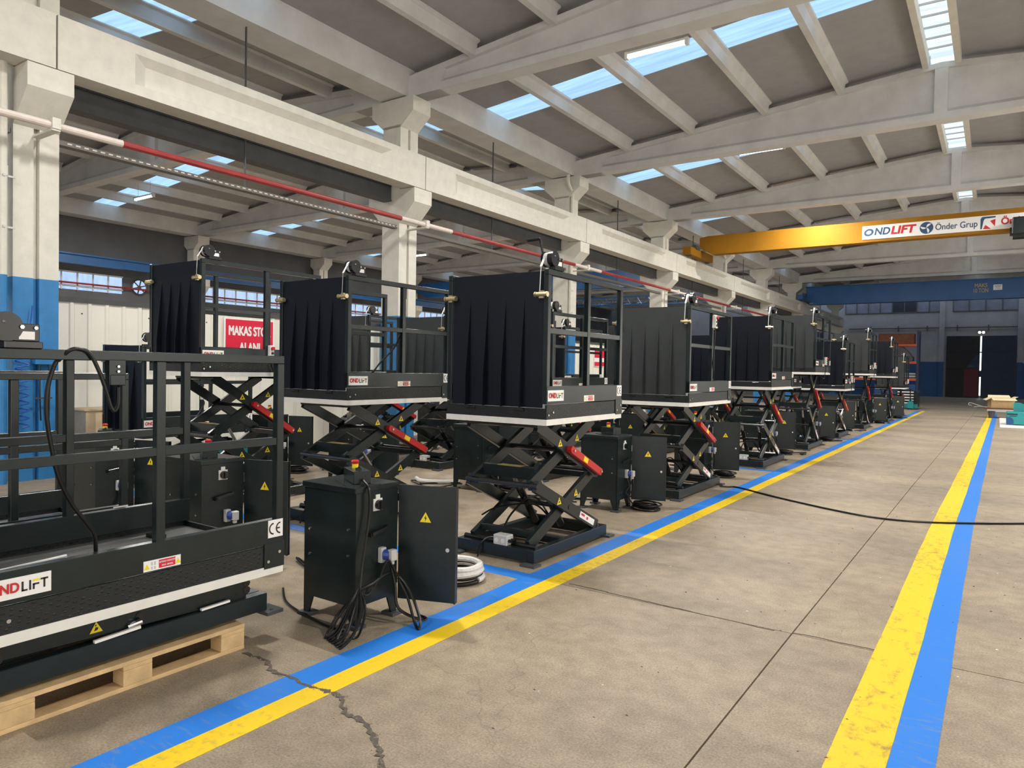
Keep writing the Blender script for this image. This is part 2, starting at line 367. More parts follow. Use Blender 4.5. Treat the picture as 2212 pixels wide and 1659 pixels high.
# jagged crack that crosses the aisle lines
crk = [(-3.4,2.41),(-3.22,2.42),(-3.11,2.36),(-2.96,2.35),(-2.8,2.35),(-2.7,2.35),(-2.61,2.37),(-2.55,2.35),(-2.48,2.28),(-2.39,2.26),(-2.3,2.25),(-2.2,2.2),(-2.1,2.14),(-2.03,2.08),(-1.98,2.04),(-1.9,1.96),(-1.84,1.9)]
rc = random.Random(3); fine = []
for i in range(len(crk)-1):
    for t in (0, .2, .4, .6, .8):
        fine.append((crk[i][0]*(1-t)+crk[i+1][0]*t+rc.uniform(-.008,.008), crk[i][1]*(1-t)+crk[i+1][1]*t+rc.uniform(-.012,.012)))
mb = MB(); vs = []; fs = []
for i, (x, y) in enumerate(fine):
    wd = rc.uniform(0.004, 0.016); vs += [(x-wd*.5, y-wd, 0.0032), (x+wd*.5, y+wd, 0.0032)]
    if i: fs.append((2*i-2, 2*i-1, 2*i+1, 2*i))
obj('floor_crack', mb.add(vs, fs), M['joint'], floor)
mb = MB()
for i in range(150):
    x, y = rc.choice(fine); x += rc.gauss(0, .012); y += rc.gauss(0, .014); s = rc.uniform(.002, .006)
    mb.add([(x-s,y,0.002),(x,y-s,0.002),(x+s,y+s*.3,0.002),(x,y,0.002+s)], [(0,1,3),(1,2,3),(2,0,3)])
tag(obj('crack_rubble', mb, M['floor'], floor), kind='stuff')
mb = MB()
for (x0, y0), (x1, y1) in [((-1.0,4.6),(-0.2,4.6)), ((-2.6,4.63),(-1.1,4.56))]:
    n = 14
    for i in range(n):
        a, b = i/n, (i+1)/n
        mb.bar((x0+(x1-x0)*a, y0+(y1-y0)*a+rc.uniform(-.006,.006), .001), (x0+(x1-x0)*b, y0+(y1-y0)*b+rc.uniform(-.006,.006), .001), .010, .002)
obj('joint_crumbling', mb, M['joint'], floor)
mb = MB()
for i in range(260):       # small chips and pits lying about
    x, y = rc.uniform(-2.9, 2.5), rc.uniform(1.8, 16); s = rc.uniform(.003, .010)
    mb.add([(x-s,y,.001),(x,y-s*.6,.001),(x+s,y,.001),(x,y+s*.5,.001),(x,y,.001+s*.5)], [(0,1,4),(1,2,4),(2,3,4),(3,0,4)])
tag(obj('floor_chips', mb, M['joint'], floor), kind='stuff')
mb = MB()
for i in range(60):
    x, y = rc.uniform(-2.9, 2.0), rc.uniform(2.2, 10); s = rc.uniform(.003, .009)
    mb.add([(x-s,y,.001),(x,y-s*.6,.001),(x+s,y,.001),(x,y+s*.5,.001),(x,y,.001+s*.5)], [(0,1,4),(1,2,4),(2,3,4),(3,0,4)])
tag(obj('paper_bits', mb, M['label_white'], floor), kind='stuff')

# ---- roof of the two naves
def ztop(d): return 8.58-0.088*abs(d)
PUR = [2.06, 3.82, 5.73, 7.57]
def girder_mesh():
    mb = MB(); h = 9.43
    def sl(xa, xb, z_off0, z_off1, t):      # sloped band following the girder's top
        for a, b in ((xa, 0.0), (0.0, xb)):
            mb.prism([(a, ztop(a)+z_off0), (b, ztop(b)+z_off0), (b, ztop(b)+z_off1), (a, ztop(a)+z_off1)], 'y', -t, t)
    sl(-h, h, -0.12, 0.0, 0.19)
    mb.prism([(-h, 7.32), (h, 7.32), (h, 7.47), (-h, 7.47)], 'y', -0.19, 0.19)
    for sg in (-1, 1):                       # chamfer of the bottom flange, solid ends
        mb.prism([(sg*h, 7.32), (sg*(h-1.0), 7.32), (sg*(h-1.15), ztop(h-1.15)-.02), (sg*h, ztop(h)-.01)], 'y', -0.187, 0.187)
        mb.prism([(0.19*sg, 7.46), (0.09*sg, 7.56), (0.09*sg, 7.44)], 'x', -h+1, h-1)
    mb.prism([(-h+.5, 7.4), (h-.5, 7.4), (h-.5, ztop(h-.5)-.05), (0, ztop(0)-.05), (-h+.5, ztop(h-.5)-.05)], 'y', -0.09, 0.09)
    mb.box(-0.13, 0.13, -0.185, 0.185, 7.4, 8.5)
    return mb
def purlin_mesh():
    return MB().prism([(-0.065, -0.13), (0.065, -0.13), (0.095, 0.10), (0.16, 0.13), (0.16, 0.19), (-0.16, 0.19), (-0.16, 0.13), (-0.095, 0.10)], 'y', 0.17, BAY-0.17)
ZP = 0.155
def roof_piece(xa, xb, y0, y1):
    return MB().prism([(xa, ztop(xa)+ZP), (xb, ztop(xb)+ZP), (xb, ztop(xb)+ZP+.05), (xa, ztop(xa)+ZP+.05)], 'y', y0, y1)
def nave(xr, k0, k1, label, fine_bays=()):
    root = tag(empty('ceiling', (xr, 0, 0)), label, 'ceiling', kind='structure')
    for k in range(k0, k1+1):
        obj('roof_girder', girder_mesh, M['grey_conc'], root, (0, yk(k), 0), key='girder')
        for sg in (-1, 1):
            if k < k1:
                y0 = yk(k)
                for p in PUR: obj('purlin', purlin_mesh, M['grey_conc'], root, (sg*p, y0, ztop(p)), key='purlin')
                obj('ridge_curb', lambda: MB().box(-.06, .06, .15, BAY-.15, -.06, .34), M['cream'], root, (sg*.31, y0, ztop(.31)), key='curb')
                edges = [.31]+PUR+[9.62]
                ys0, ys1 = BAY/2-1.05, BAY/2-.1
                for c in range(5):
                    a, b = edges[c], edges[c+1]
                    if sg < 0: a, b = -b, -a
                    if k in fine_bays and sg > 0:
                        n1, n2 = 2, 3
                    else: n1 = n2 = 1
                    segs = [(ys0*i/n1+.004, ys0*(i+1)/n1-.004) for i in range(n1)]+[(ys1+(BAY-ys1)*i/n2+.004, ys1+(BAY-ys1)*(i+1)/n2-.004) for i in range(n2)]
                    for q, (u, v) in enumerate(segs):
                        obj('roof_panel', lambda: roof_piece(a, b, u, v), M['roof_panel'], root, (0, y0, 0), key=('rp', a, b, u, v))
                    obj('skylight_panel', lambda: roof_piece(a, b, ys0, ys1), M['sky'], root, (0, y0, .012), key=('sk', a, b))
        if k < k1:
            y0 = yk(k)
            obj('ridge_light', lambda: MB().box(-.25, .25, .2, BAY-.2, 8.80, 8.83), M['sky_ridge'], root, (0, y0, 0), key='ridge_l')
            for t in range(12):
                obj('ridge_bar', lambda: MB().box(-.25, .25, -.012, .012, 8.76, 8.80), M['lgrey'], root, (0, y0+.5+t*.56, 0), key='ridge_bar')
            obj('gutter_beam', lambda: MB().prism([(-10.02,7.34),(-9.30,7.34),(-9.26,7.85),(-9.26,7.98),(-10.06,7.98),(-10.06,7.85)], 'y', .02, BAY-.02), M['grey_conc'], root, (0, y0, 0), key='gutter')
    return root
nave(-1.19, K0, K1, 'white concrete roof with skylights above the lift aisle')
nave(-20.51, -1, 8, 'darker white concrete roof of the neighbouring hall behind columns', fine_bays=(0, 1, 2, 3))

# ---- columns, runway beams
def col_shaft(): 
    mb = MB()
    # shaft with a vertical groove in the +X face
    pr = [(-.25,-.275),(.25,-.275),(.25,-.035),(.18,-.03),(.18,.03),(.25,.035),(.25,.275),(-.25,.275)]
    mb.prism(pr, 'z', 2.69, 6.75)
    return mb
def col_paint():
    pr = [(-.25,-.275),(.25,-.275),(.25,-.035),(.18,-.03),(.18,.03),(.25,.035),(.25,.275),(-.25,.275)]
    return MB().prism(pr, 'z', 0.0, 2.69)
def col_head(): return MB().prism([(-.25,6.7),(.25,6.7),(.60,7.0),(.60,7.31),(-.60,7.31),(-.60,7.0)], 'y', -.275, .275)
def corbel(sg): return MB().prism([(.249*sg,4.66),(.67*sg,5.08),(.67*sg,5.375),(.249*sg,5.375)], 'y', -.275, .275)
def column(X, k, label, sides=(1, -1), paint='col_blue'):
    r = tag(empty('column', (X, yk(k), 0)), label, 'column', 'concrete columns of the hall', 'structure')
    obj('shaft', col_shaft, M['cream'], r, key='shaft'); obj('painted_base', col_paint, M[paint], r, key='pbase')
    obj('column_head', col_head, M['cream'], r, key='chead')
    for s in sides: obj('corbel', lambda: corbel(s), M['cream'], r, key=('corbel', s))
    return r
CX = -10.85
names = ['beside the coiled blue air hose', 'behind the row of black lifts', 'with a white drain pipe from the gutter']
cols = {}
for k in range(K0, K1+1):
    lab = f'cream concrete column with blue painted base, {ORD[k+1]} along the main row' if k >= 0 else 'cream concrete column with blue base behind the photographer'
    if k == 0: lab = 'cream concrete column with blue base beside the coiled blue air hose'
    cols[k] = column(CX, k, lab)
for k in range(0, 7):
    column(-30.2, k, f'grey white concrete column of the far left row, {ORD[k]} along the ribbon windows', (1,))
def runway():
    mb = MB(); L2 = BAY/2-.012
    mb.box(-.19, .19, -L2, -L2+1.0, 0, .70); mb.box(-.19, .19, L2-1.0, L2, 0, .70)
    prof = [(-.19,0),(.19,0),(.19,.145),(.08,.19),(.08,.47),(.19,.575),(.19,.70),(-.19,.70)]
    mb.prism(prof, 'y', -L2+1.0, L2-1.0)
    for s in (-1, 1):     # sloped ends of the recess
        mb.add([(.19,s*(L2-1.0),.145),(.19,s*(L2-1.0),.575),(.08,s*(L2-1.2),.47),(.08,s*(L2-1.2),.19)], [(0,1,2,3)])
    return mb
for k in range(K0, K1):
    r = obj('crane_runway_beam', runway, M['cream'], None, (-10.36, yk(k)+BAY/2+.06, 5.385), key='runway')
    tag(r, f'cream concrete crane runway beam with recessed face, span {ORD[k+2]} along the main columns', 'beam', 'crane runway beams', 'structure')
for k in range(0, 6):
    tag(obj('crane_runway_beam', lambda: MB().box(-.12,.12,-BAY/2,BAY/2,0,.06).box(-.12,.12,-BAY/2,BAY/2,.34,.40).box(-.03,.03,-BAY/2,BAY/2,.05,.35), M['crane_blue'], None, (-29.72, yk(k)+BAY/2, 5.39), key='bluerun'),
        f'dark blue steel runway beam on the far left columns, span {ORD[k]} along the ribbon windows', 'beam', 'blue runway beams', 'structure')
# dark steel beams below the runway, between the columns
for k in range(0, 7):
    tag(obj('steel_beam', lambda: MB().box(-.12,.12,.30,BAY-.30,0,.03).box(-.12,.12,.30,BAY-.30,.31,.34).box(-.02,.10,.30,BAY-.30,.02,.32), M['dgrey'], None, (-10.93, yk(k), 5.04+.10), key='steelbeam'),
        f'dark steel beam under the cream runway beam, {ORD[k]} span along the columns', 'beam', 'dark steel beams under the runway', 'structure')

# ---- outer walls
tag(obj('wall_left', MB().box(-31.0,-30.7,YF,YB,0,8.3), M['wall_dark']), 'dark grey far left wall of the neighbouring hall', 'wall', kind='structure')
wr = tag(obj('wall_right', MB().box(8.75,9.0,YF,YB,0,8.3), M['wall_grey']), 'grey right wall of the hall with tall windows', 'wall', kind='structure')
wf = tag(obj('wall_front', MB().box(-31,9.0,YF-.25,YF,0,9.2), M['wall_grey']), 'grey end wall behind the photographer', 'wall', kind='structure')
wb = tag(obj('wall_back', MB().box(-31,9.0,YB,YB+.25,0,9.2), M['wall_grey']), 'grey end wall of the hall with blue dado and sliding gate', 'wall', kind='structure')
obj('blue_dado', MB().box(-31,-3.45,YB-.02,YB,0,2.72).box(1.2,9,YB-.02,YB,0,2.66), M['wall_blue'], wb)
for x0, x1 in ((-3.79,-3.43),(1.2,1.55)):
    obj('pilaster', MB().box(x0,x1,YB-.16,YB,2.72,8.2), M['wall_grey'], wb)
    obj('pilaster_base', MB().box(x0,x1,YB-.165,YB,0,2.72), M['wall_blue'], wb)
obj('wall_rail', MB().box(-10.2,8.5,YB-.14,YB-.08,5.32,5.40), M['dgrey'], wb)
for x in range(-9, 8, 2): obj('rail_bracket', lambda: MB().box(-.03,.03,YB-.13,YB,5.1,5.55), M['dgrey'], wb, (x+.4,0,0), key='railbr')
nwin = 1
for x in [-10.5+.86*i for i in range(8)]+[-2.9+1.05*i for i in range(8)]:
    wd = .80 if x < -3.5 else .98
    wn = tag(obj(f'window_{nwin}', MB().box(x,x+wd,YB-.05,YB-.01,6.66,7.7), M['glass_dark' if nwin in (5,6) else 'glass_dim']), 'dim grey pane of the high window band on the end wall', 'window', 'end wall window panes', 'structure')
    obj('window_frame', MB().box(x-.03,x+.03,YB-.08,YB,6.6,7.76).box(x,x+wd+.03,YB-.08,YB,6.60,6.66).box(x,x+wd+.03,YB-.08,YB,7.7,7.76), M['wall_dark'], wn)
    nwin += 1
# sliding gate
d1 = tag(obj('door_1', MB().box(-3.26,-1.09,YB-.30,YB-.22,.03,4.7), M['door_dark']), 'dark sliding gate leaf holding the small red door', 'gate', kind='structure')
obj('wicket_door', MB().box(-2.08,-1.16,YB-.33,YB-.30,.08,2.2), M['door_red'], d1); tag(d1.children[-1], 'dark red small door in the gate')
for z in (1.2, 2.2, 3.5): obj('gate_rib', MB().box(-3.26,-1.12,YB-.325,YB-.30,z,z+.05) if z > 2 else MB().box(-3.26,-2.1,YB-.325,YB-.30,z,z+.05), M['door_dark'], d1)
obj('blue_patch', MB().prism([(-1.98,2.25),(-1.14,2.25),(-1.14,3.3),(-1.3,3.3)], 'y', YB-.31, YB-.30), M['door_blue'], d1)
obj('faded_marks', MB().box(-1.78,-1.70,YB-.318,YB-.316,2.36,2.48).box(-1.66,-1.58,YB-.318,YB-.316,2.36,2.48).box(-1.54,-1.46,YB-.318,YB-.316,2.36,2.48), M['dgrey'], d1)
d2 = tag(obj('door_2', MB().box(-.99,1.16,YB-.30,YB-.22,.03,4.7).box(-1.12,-.95,YB-.34,YB-.30,1.6,2.05).box(-1.12,-.95,YB-.34,YB-.30,3.42,3.5), M['door_blue']), 'dark blue sliding gate leaf beside the bright gap', 'gate', kind='structure')
for z in (1.2, 2.2, 3.5): obj('gate_rib', MB().box(-.92,1.16,YB-.32,YB-.30,z,z+.05), M['door_blue'], d2)
tag(obj('gate_gap', MB().box(-1.12,-.92,YB-.06,YB-.03,.2,2.0).box(-1.12,-.92,YB-.06,YB-.03,2.1,4.68), M['gap_light']), 'narrow strip of daylight between the two gate leaves', 'daylight gap', kind='structure')
gl = tag(empty('gate_lamp', (-1.03, YB-.3, 4.86)), 'twin spot lamp glowing above the gate gap', 'lamp')
for s in (-1, 1):
    obj('lamp_head', MB().cyl((s*.12,-.10,.1),(s*.12,-.16,.08),.09,10), M['lamp_glow'], gl); obj('lamp_hood', MB().cyl((s*.12,.06,.12),(s*.12,-.10,.1),.05,10,.10), M['dgrey'], gl)
obj('lamp_bracket', MB().box(-.22,.22,0,.30,.06,.14), M['dgrey'], gl)

# windows of the left wall, far behind the columns
def pane_group(ya, n, label):
    global nwin
    for i in range(n):
        y = ya+.6*i
        wn = tag(obj(f'window_{nwin}', lambda: MB().box(-.02,.01,.03,.57,4.66,5.14), M['win_left'], None, (-30.66,y,0), key='lpane'), label, 'window', 'ribbon window panes', 'structure')
        obj('window_frame', lambda: MB().box(-.03,.05,-.03,.03,4.45,5.2).box(-.03,.05,0,.6,5.14,5.2).box(-.03,.05,0,.6,4.6,4.66), M['lgrey'], wn, key='lframe')
        obj('lower_pane', lambda: MB().box(-.02,.01,.03,.57,4.47,4.58), M['win_left'], wn, key='lpane2')
        nwin += 1
LW = 'small daylit pane of the high ribbon window on the far left wall'
pane_group(yk(1)+.55, 6, LW); pane_group(yk(1)+5.6, 2, LW)
for k in (2, 3, 4, 5, 6): pane_group(yk(k)+.55, 10, LW)
fan = tag(empty('exhaust_fan', (-30.66, 16.32, 4.83)), 'round exhaust fan with six blades between ribbon windows', 'fan')
obj('fan_glow', MB().cyl((-.02,0,0),(.0,0,0),.30,24), M['win_left'], fan)
mb = MB(); mb.tube([(.03,.32*math.cos(t*math.pi/8),.32*math.sin(t*math.pi/8)) for t in range(16)], .035, 6, 1, True); obj('fan_ring', mb, M['dgrey'], fan)
for t in range(6):
    a = t*math.pi/3+.3; obj('fan_blade', MB().bar((.03,0,0),(.03,.3*math.cos(a),.3*math.sin(a)),.05,.02,(1,0,0)), M['dgrey'], fan)
obj('fan_hub', MB().cyl((.0,0,0),(.06,0,0),.07,12), M['dgrey'], fan)
tag(obj('water_pipe', MB().cyl((-30.5,4,4.72),(-30.5,60,4.72),.04,8), M['pipe_red']), 'dark red pipe running across the far left ribbon windows', 'pipe')

# unseen windows: right wall daylight, and front ones added to light camera-facing sides
for k in range(-2, 8):
    y = yk(k)
    if k >= 5: continue
    nm = obj(f'window_{nwin}', MB().box(8.70,8.74,y+.9,y+BAY-.9,.5,4.4), M['win_right']); nwin += 1
    tag(nm, f'tall daylit window in the right wall, {ORD[k+2]} bay from the front', 'window', 'right wall windows', 'structure')
    obj('window_frame', MB().box(8.64,8.75,y+.8,y+.9,.4,4.5).box(8.64,8.75,y+BAY-.9,y+BAY-.8,.4,4.5).box(8.64,8.75,y+.8,y+BAY-.8,.4,.5).box(8.64,8.75,y+.8,y+BAY-.8,4.4,4.5), M['lgrey'], nm)
for i, x in enumerate((-9.5, -5.5, -1.5, 2.5)):
    nm = obj(f'window_{nwin}', MB().box(x,x+3.4,YF+.02,YF+.06,.6,4.6), M['front_glow']); nwin += 1
    tag(nm, f'tall glowing window added in the unseen wall behind the photographer, {ORD[i]} from the left columns', 'window', 'added front wall windows', 'structure')
    obj('window_frame', MB().box(x-.1,x,YF,YF+.1,.5,4.7).box(x+3.4,x+3.5,YF,YF+.1,.5,4.7), M['lgrey'], nm)

# ---- fluorescent battens of the roof
def batten(x, y, z, label, group):
    r = tag(empty('ceiling_light', (x, y, z)), label, 'ceiling light', group)
    obj('batten', lambda: MB().box(-.62,.62,-.045,.045,.03,.075), M['white'], r, key='batten')
    obj('tube', lambda: MB().cyl((-.58,0,0),(.58,0,0),.038,10), M['tube'], r, key='tube', smooth=True)
    for s in (-1, 1):
        obj('end_cap', lambda: MB().box(-.03,.03,-.05,.05,-.045,.08), M['white'], r, (s*.6,0,0), key='batcap')
        obj('suspension_wire', lambda: MB().cyl((0,0,.07),(0,0,.55),.004,5), M['chrome'], r, (s*.4,0,0), key='batwire')
    l = bpy.data.lights.new('batten_light', 'AREA'); l.shape = 'RECTANGLE'; l.size = 1.15; l.size_y = .09; l.energy = TUBE_W; l.color = (1.0, .965, .91)
    o = bpy.data.objects.new('batten_light', l); o.location = (0, 0, -.05); o.parent = r; COL.objects.link(o)
    return r
for k in range(-1, 5):  # nearest and farthest bays: unseen battens added to brighten the floor
    for j, x in enumerate((-5.45, 3.2)):
        if k == -1 and j == 1: continue
        batten(x, yk(k)+(1.15 if k != 3 else .55), 7.64, f'white fluorescent batten under the main roof, {ORD[k+1]} bay, {"column" if j == 0 else "window"} side of the ridge', 'fluorescent battens')
for k in range(0, 6):
    batten(-17.0, yk(k)+1.6, 7.6, f'white fluorescent batten in the neighbouring hall, {ORD[k]} bay, right of its ridge', 'fluorescent battens of the neighbouring hall')
    if k % 2 == 1: batten(-25.0, yk(k)+2.0, 7.4, f'white fluorescent batten in the neighbouring hall, {ORD[k]} bay, by the far wall', 'fluorescent battens of the neighbouring hall')

# =================================================================== scissor lifts
TRI = [(-.5,-.43),(.5,-.43),(0,.43)]
def tri_x(x, cy, cz, s, t=.0012, n=1):            # triangle plate on a +X face
    return MB().prism([(cy+u*s, cz+v*s) for u, v in TRI], 'x', x, x+t*n)
def tri_local(p, d, nrm, s, t):
    """triangle sticker standing upright on an arm: p centre, nrm outward"""
    p = Vector(p); return None
def bolt_mark(x, cy, cz, s):                       # lightning bolt print
    pts = [(.06,.30),(-.12,-.02),(-.01,-.02),(-.06,-.30),(.13,.06),(.02,.06)]
    return MB().prism([(cy+u*s, cz+v*s-.06*s) for u, v in pts], 'x', x, x+.0006)
def hand_mark(x, cy, cz, s):
    mb = MB()
    mb.prism([(cy-.16*s, cz-.28*s), (cy+.10*s, cz-.22*s), (cy+.16*s, cz-.05*s), (cy-.05*s, cz+.02*s)], 'x', x, x+.0006)
    mb.prism([(cy-.12*s, cz+.08*s), (cy+.02*s, cz+.10*s), (cy+.02*s, cz+.2*s), (cy-.06*s, cz+.2*s)], 'x', x, x+.0006)
    return mb
def warn_sticker(parent, x, cy, cz, s, mark='hand', key=None):
    a = obj('warning_sticker', lambda: tri_x(x, cy, cz, s), M['ink'], parent, key=(key, 'a'))
    obj('sticker_face', lambda: tri_x(x+.0013, cy, cz-.012*s, s*.86, .0006), M['yellow'], a, key=(key, 'b'))
    obj('sticker_symbol', lambda: (hand_mark if mark == 'hand' else bolt_mark)(x+.0020, cy, cz-.02*s, s*.9), M['ink'], a, key=(key, 'c'))
    return a

def ondlift_label(parent, x, y0, z0, wd, ht):
    k = ('ond', round(x,3), round(y0,3), round(z0,3), round(wd,3), round(ht,3))
    a = obj('brand_label', lambda: MB().box(x, x+.002, y0, y0+wd, z0, z0+ht), M['label_white'], parent, key=k+('b',))
    cz = z0+ht/2; xx = x+.0026
    obj('brand_lettering', lambda: text_mb('OND', ht*.48, 'x', (xx, y0+wd*.05, cz), bold=.03, fit=wd*.44, align='LEFT'), M['ink_red'], a, key=k+('r',))
    def lift():
        mb = MB(); h = ht*.48; a0 = y0+wd*.54; st = ht*.085; zb_, zt = cz-h/2, cz+h/2
        mb.box(xx,xx+.0005,a0,a0+st,zb_,zt).box(xx,xx+.0005,a0,a0+wd*.09,zb_,zb_+st)
        mb.box(xx,xx+.0005,a0+wd*.115,a0+wd*.115+st,zb_,zt)
        mb.box(xx,xx+.0005,a0+wd*.17,a0+wd*.17+st,zb_,cz+st*.3).box(xx,xx+.0005,a0+wd*.17,a0+wd*.27,cz-st*.4,cz+st*.6)
        mb.box(xx,xx+.0005,a0+wd*.29,a0+wd*.41,zt-st,zt).box(xx,xx+.0005,a0+wd*.35-st/2,a0+wd*.35+st/2,zb_,zt)
        return mb
    obj('brand_lettering', lift, M['ink'], a, key=k+('k',))
    obj('brand_stroke', lambda: MB().box(xx,xx+.0005,y0+wd*.71,y0+wd*.82,cz+ht*.15,cz+ht*.24), M['ink_yellow'], a, key=k+('y',))
    return a
def ce_label(parent, x, y0, z0, wd, ht):
    k = ('ce', round(x,3), round(y0,3), round(z0,3), round(wd,3))
    a = obj('ce_label', lambda: MB().box(x, x+.002, y0, y0+wd, z0, z0+ht), M['label_white'], parent, key=k+('b',))
    def ce():
        mb = MB(); r = ht*.30; cz = z0+ht*.5
        for j, cy in enumerate((y0+wd*.36, y0+wd*.82)):
            n = 12
            for i in range(n):
                t0 = math.radians(90+180*i/n); t1 = math.radians(90+180*(i+1)/n)
                mb.bar((x+.0026, cy+r*math.cos(t0)*.9, cz+r*math.sin(t0)), (x+.0026, cy+r*math.cos(t1)*.9, cz+r*math.sin(t1)), .0006, ht*.085, (0, math.cos((t0+t1)/2), math.sin((t0+t1)/2)))
            if j == 1: mb.box(x+.0023, x+.0029, cy-r*.85, cy-r*.1, cz-ht*.04, cz+ht*.04)
        return mb
    obj('ce_mark', ce, M['ink'], a, key=k+('m',))
def capacity_label(parent, x, y0, z0, wd, ht):
    k = ('cap', round(x,3), round(y0,3), round(z0,3), round(wd,3))
    a = obj('capacity_label', lambda: MB().box(x, x+.002, y0, y0+wd, z0, z0+ht), M['label_white'], parent, key=k+('b',))
    obj('red_field', lambda: MB().box(x+.0021, x+.0026, y0+wd*.40, y0+wd*.85, z0+ht*.12, z0+ht*.9), M['sign_red'], a, key=k+('r',))
    obj('capacity_text', lambda: text_mb('LIFTING CAPACITY', ht*.16, 'x', (x+.0030, y0+wd*.625, z0+ht*.67), bold=.02, xs=.86).add(*(lambda t: (t.v, t.f))(text_mb('MAX. 300 KG', ht*.16, 'x', (x+.0030, y0+wd*.625, z0+ht*.34), bold=.02, xs=.86))), M['label_white'], a, key=k+('t',))
    def tr():
        mb = MB()
        for c in (.085, .925): mb.prism([(y0+wd*c+u*ht*.55, z0+ht*.46+v*ht*.6) for u, v in TRI], 'x', x+.0021, x+.0027)
        return mb
    obj('caution_triangle', tr, M['yellow'], a, key=k+('y',))
    obj('usage_icons', lambda: MB().box(x+.0021,x+.0024,y0+wd*.19,y0+wd*.24,z0+ht*.5,z0+ht*.85).box(x+.0021,x+.0024,y0+wd*.27,y0+wd*.32,z0+ht*.5,z0+ht*.85).box(x+.0021,x+.0024,y0+wd*.19,y0+wd*.24,z0+ht*.12,z0+ht*.4).box(x+.0021,x+.0024,y0+wd*.27,y0+wd*.32,z0+ht*.12,z0+ht*.4), M['lgrey'], a, key=k+('i',))

def winch(parent, x, y, z, crank=False):
    w_ = obj('winch', lambda: MB().box(-.022,.022,.015,.115,.03,.105).box(-.03,.03,-.02,.125,.0,.03), M['black_gloss'], parent, (x, y, z), key='winch_b', bevel=.003)
    obj('winch_drum', lambda: MB().cyl((-.075,-.01,.09),(-.02,-.01,.09),.045,16).cyl((-.02,-.01,.09),(.024,-.01,.09),.062,20).cyl((-.08,-.01,.09),(-.075,-.01,.09),.062,20), M['black_gloss'], w_, key='winch_d')
    obj('winch_label', lambda: MB().box(.0222,.0232,.035,.095,.038,.072), M['label_white'], w_, key='winch_l')
    obj('winch_bolt', lambda: MB().cyl((.02,.045,.09),(.032,.045,.09),.009,6).cyl((.02,.098,.088),(.03,.098,.088),.008,6).cyl((.0,-.012,.10),(.028,-.022,.11),.006,6), M['chrome'], w_, key='winch_o')
    obj('winch_spool', lambda: MB().cyl((-.065,-.01,.09),(-.03,-.01,.09),.052,14), M['strap'], w_, key='winch_s')
    obj('winch_strap', lambda: MB().bar((-.05,-.05,.115),(-.05,-.11,.02),.022,.003).bar((-.05,-.11,.02),(-.055,-.115,-.18),.018,.003), M['strap'], w_, key='winch_t')
    if crank:
        c = obj('crank_handle', lambda: MB().tube([(-.09,0,.09),(-.10,-.03,.20),(-.11,-.04,.255)], .009, 6, 3), M['black_gloss'], w_, key='winch_c')
        obj('crank_grip', lambda: MB().cyl((-.11,-.04,.255),(-.22,-.05,.25),.014,8), M['black_gloss'], c, key='winch_g')
    else:
        obj('crank_stub', lambda: MB().cyl((-.09,-.01,.09),(-.13,-.01,.09),.010,8), M['chrome'], w_, key='winch_c2')
    return w_

def pendant(parent, x, y, z, cable_to):
    p = obj('control_pendant', lambda: MB().box(0,.05,-.028,.028,-.085,.085), M['white'], parent, (x, y, z), key='pend', bevel=.006)
    s = obj('stop_button', lambda: MB().cyl((.045,0,.05),(.075,0,.05),.02,12), M['red'], p, key='pend_r')
    obj('black_switch', lambda: MB().cyl((.048,0,-.005),(.062,0,-.005),.014,10).cyl((.048,0,-.05),(.062,0,-.05),.014,10), M['ink'], p, key='pend_s')
    dx, dy_c, dz_c = cable_to
    obj('pendant_cable', MB().tube([(.025,0,-.085),(.03,.01,-.16),(.02+dx*.5,dy_c*.45,-.16+dz_c*.6),(dx,dy_c,dz_c)], .008, 6, 5), M['rubber'], p)
    return p

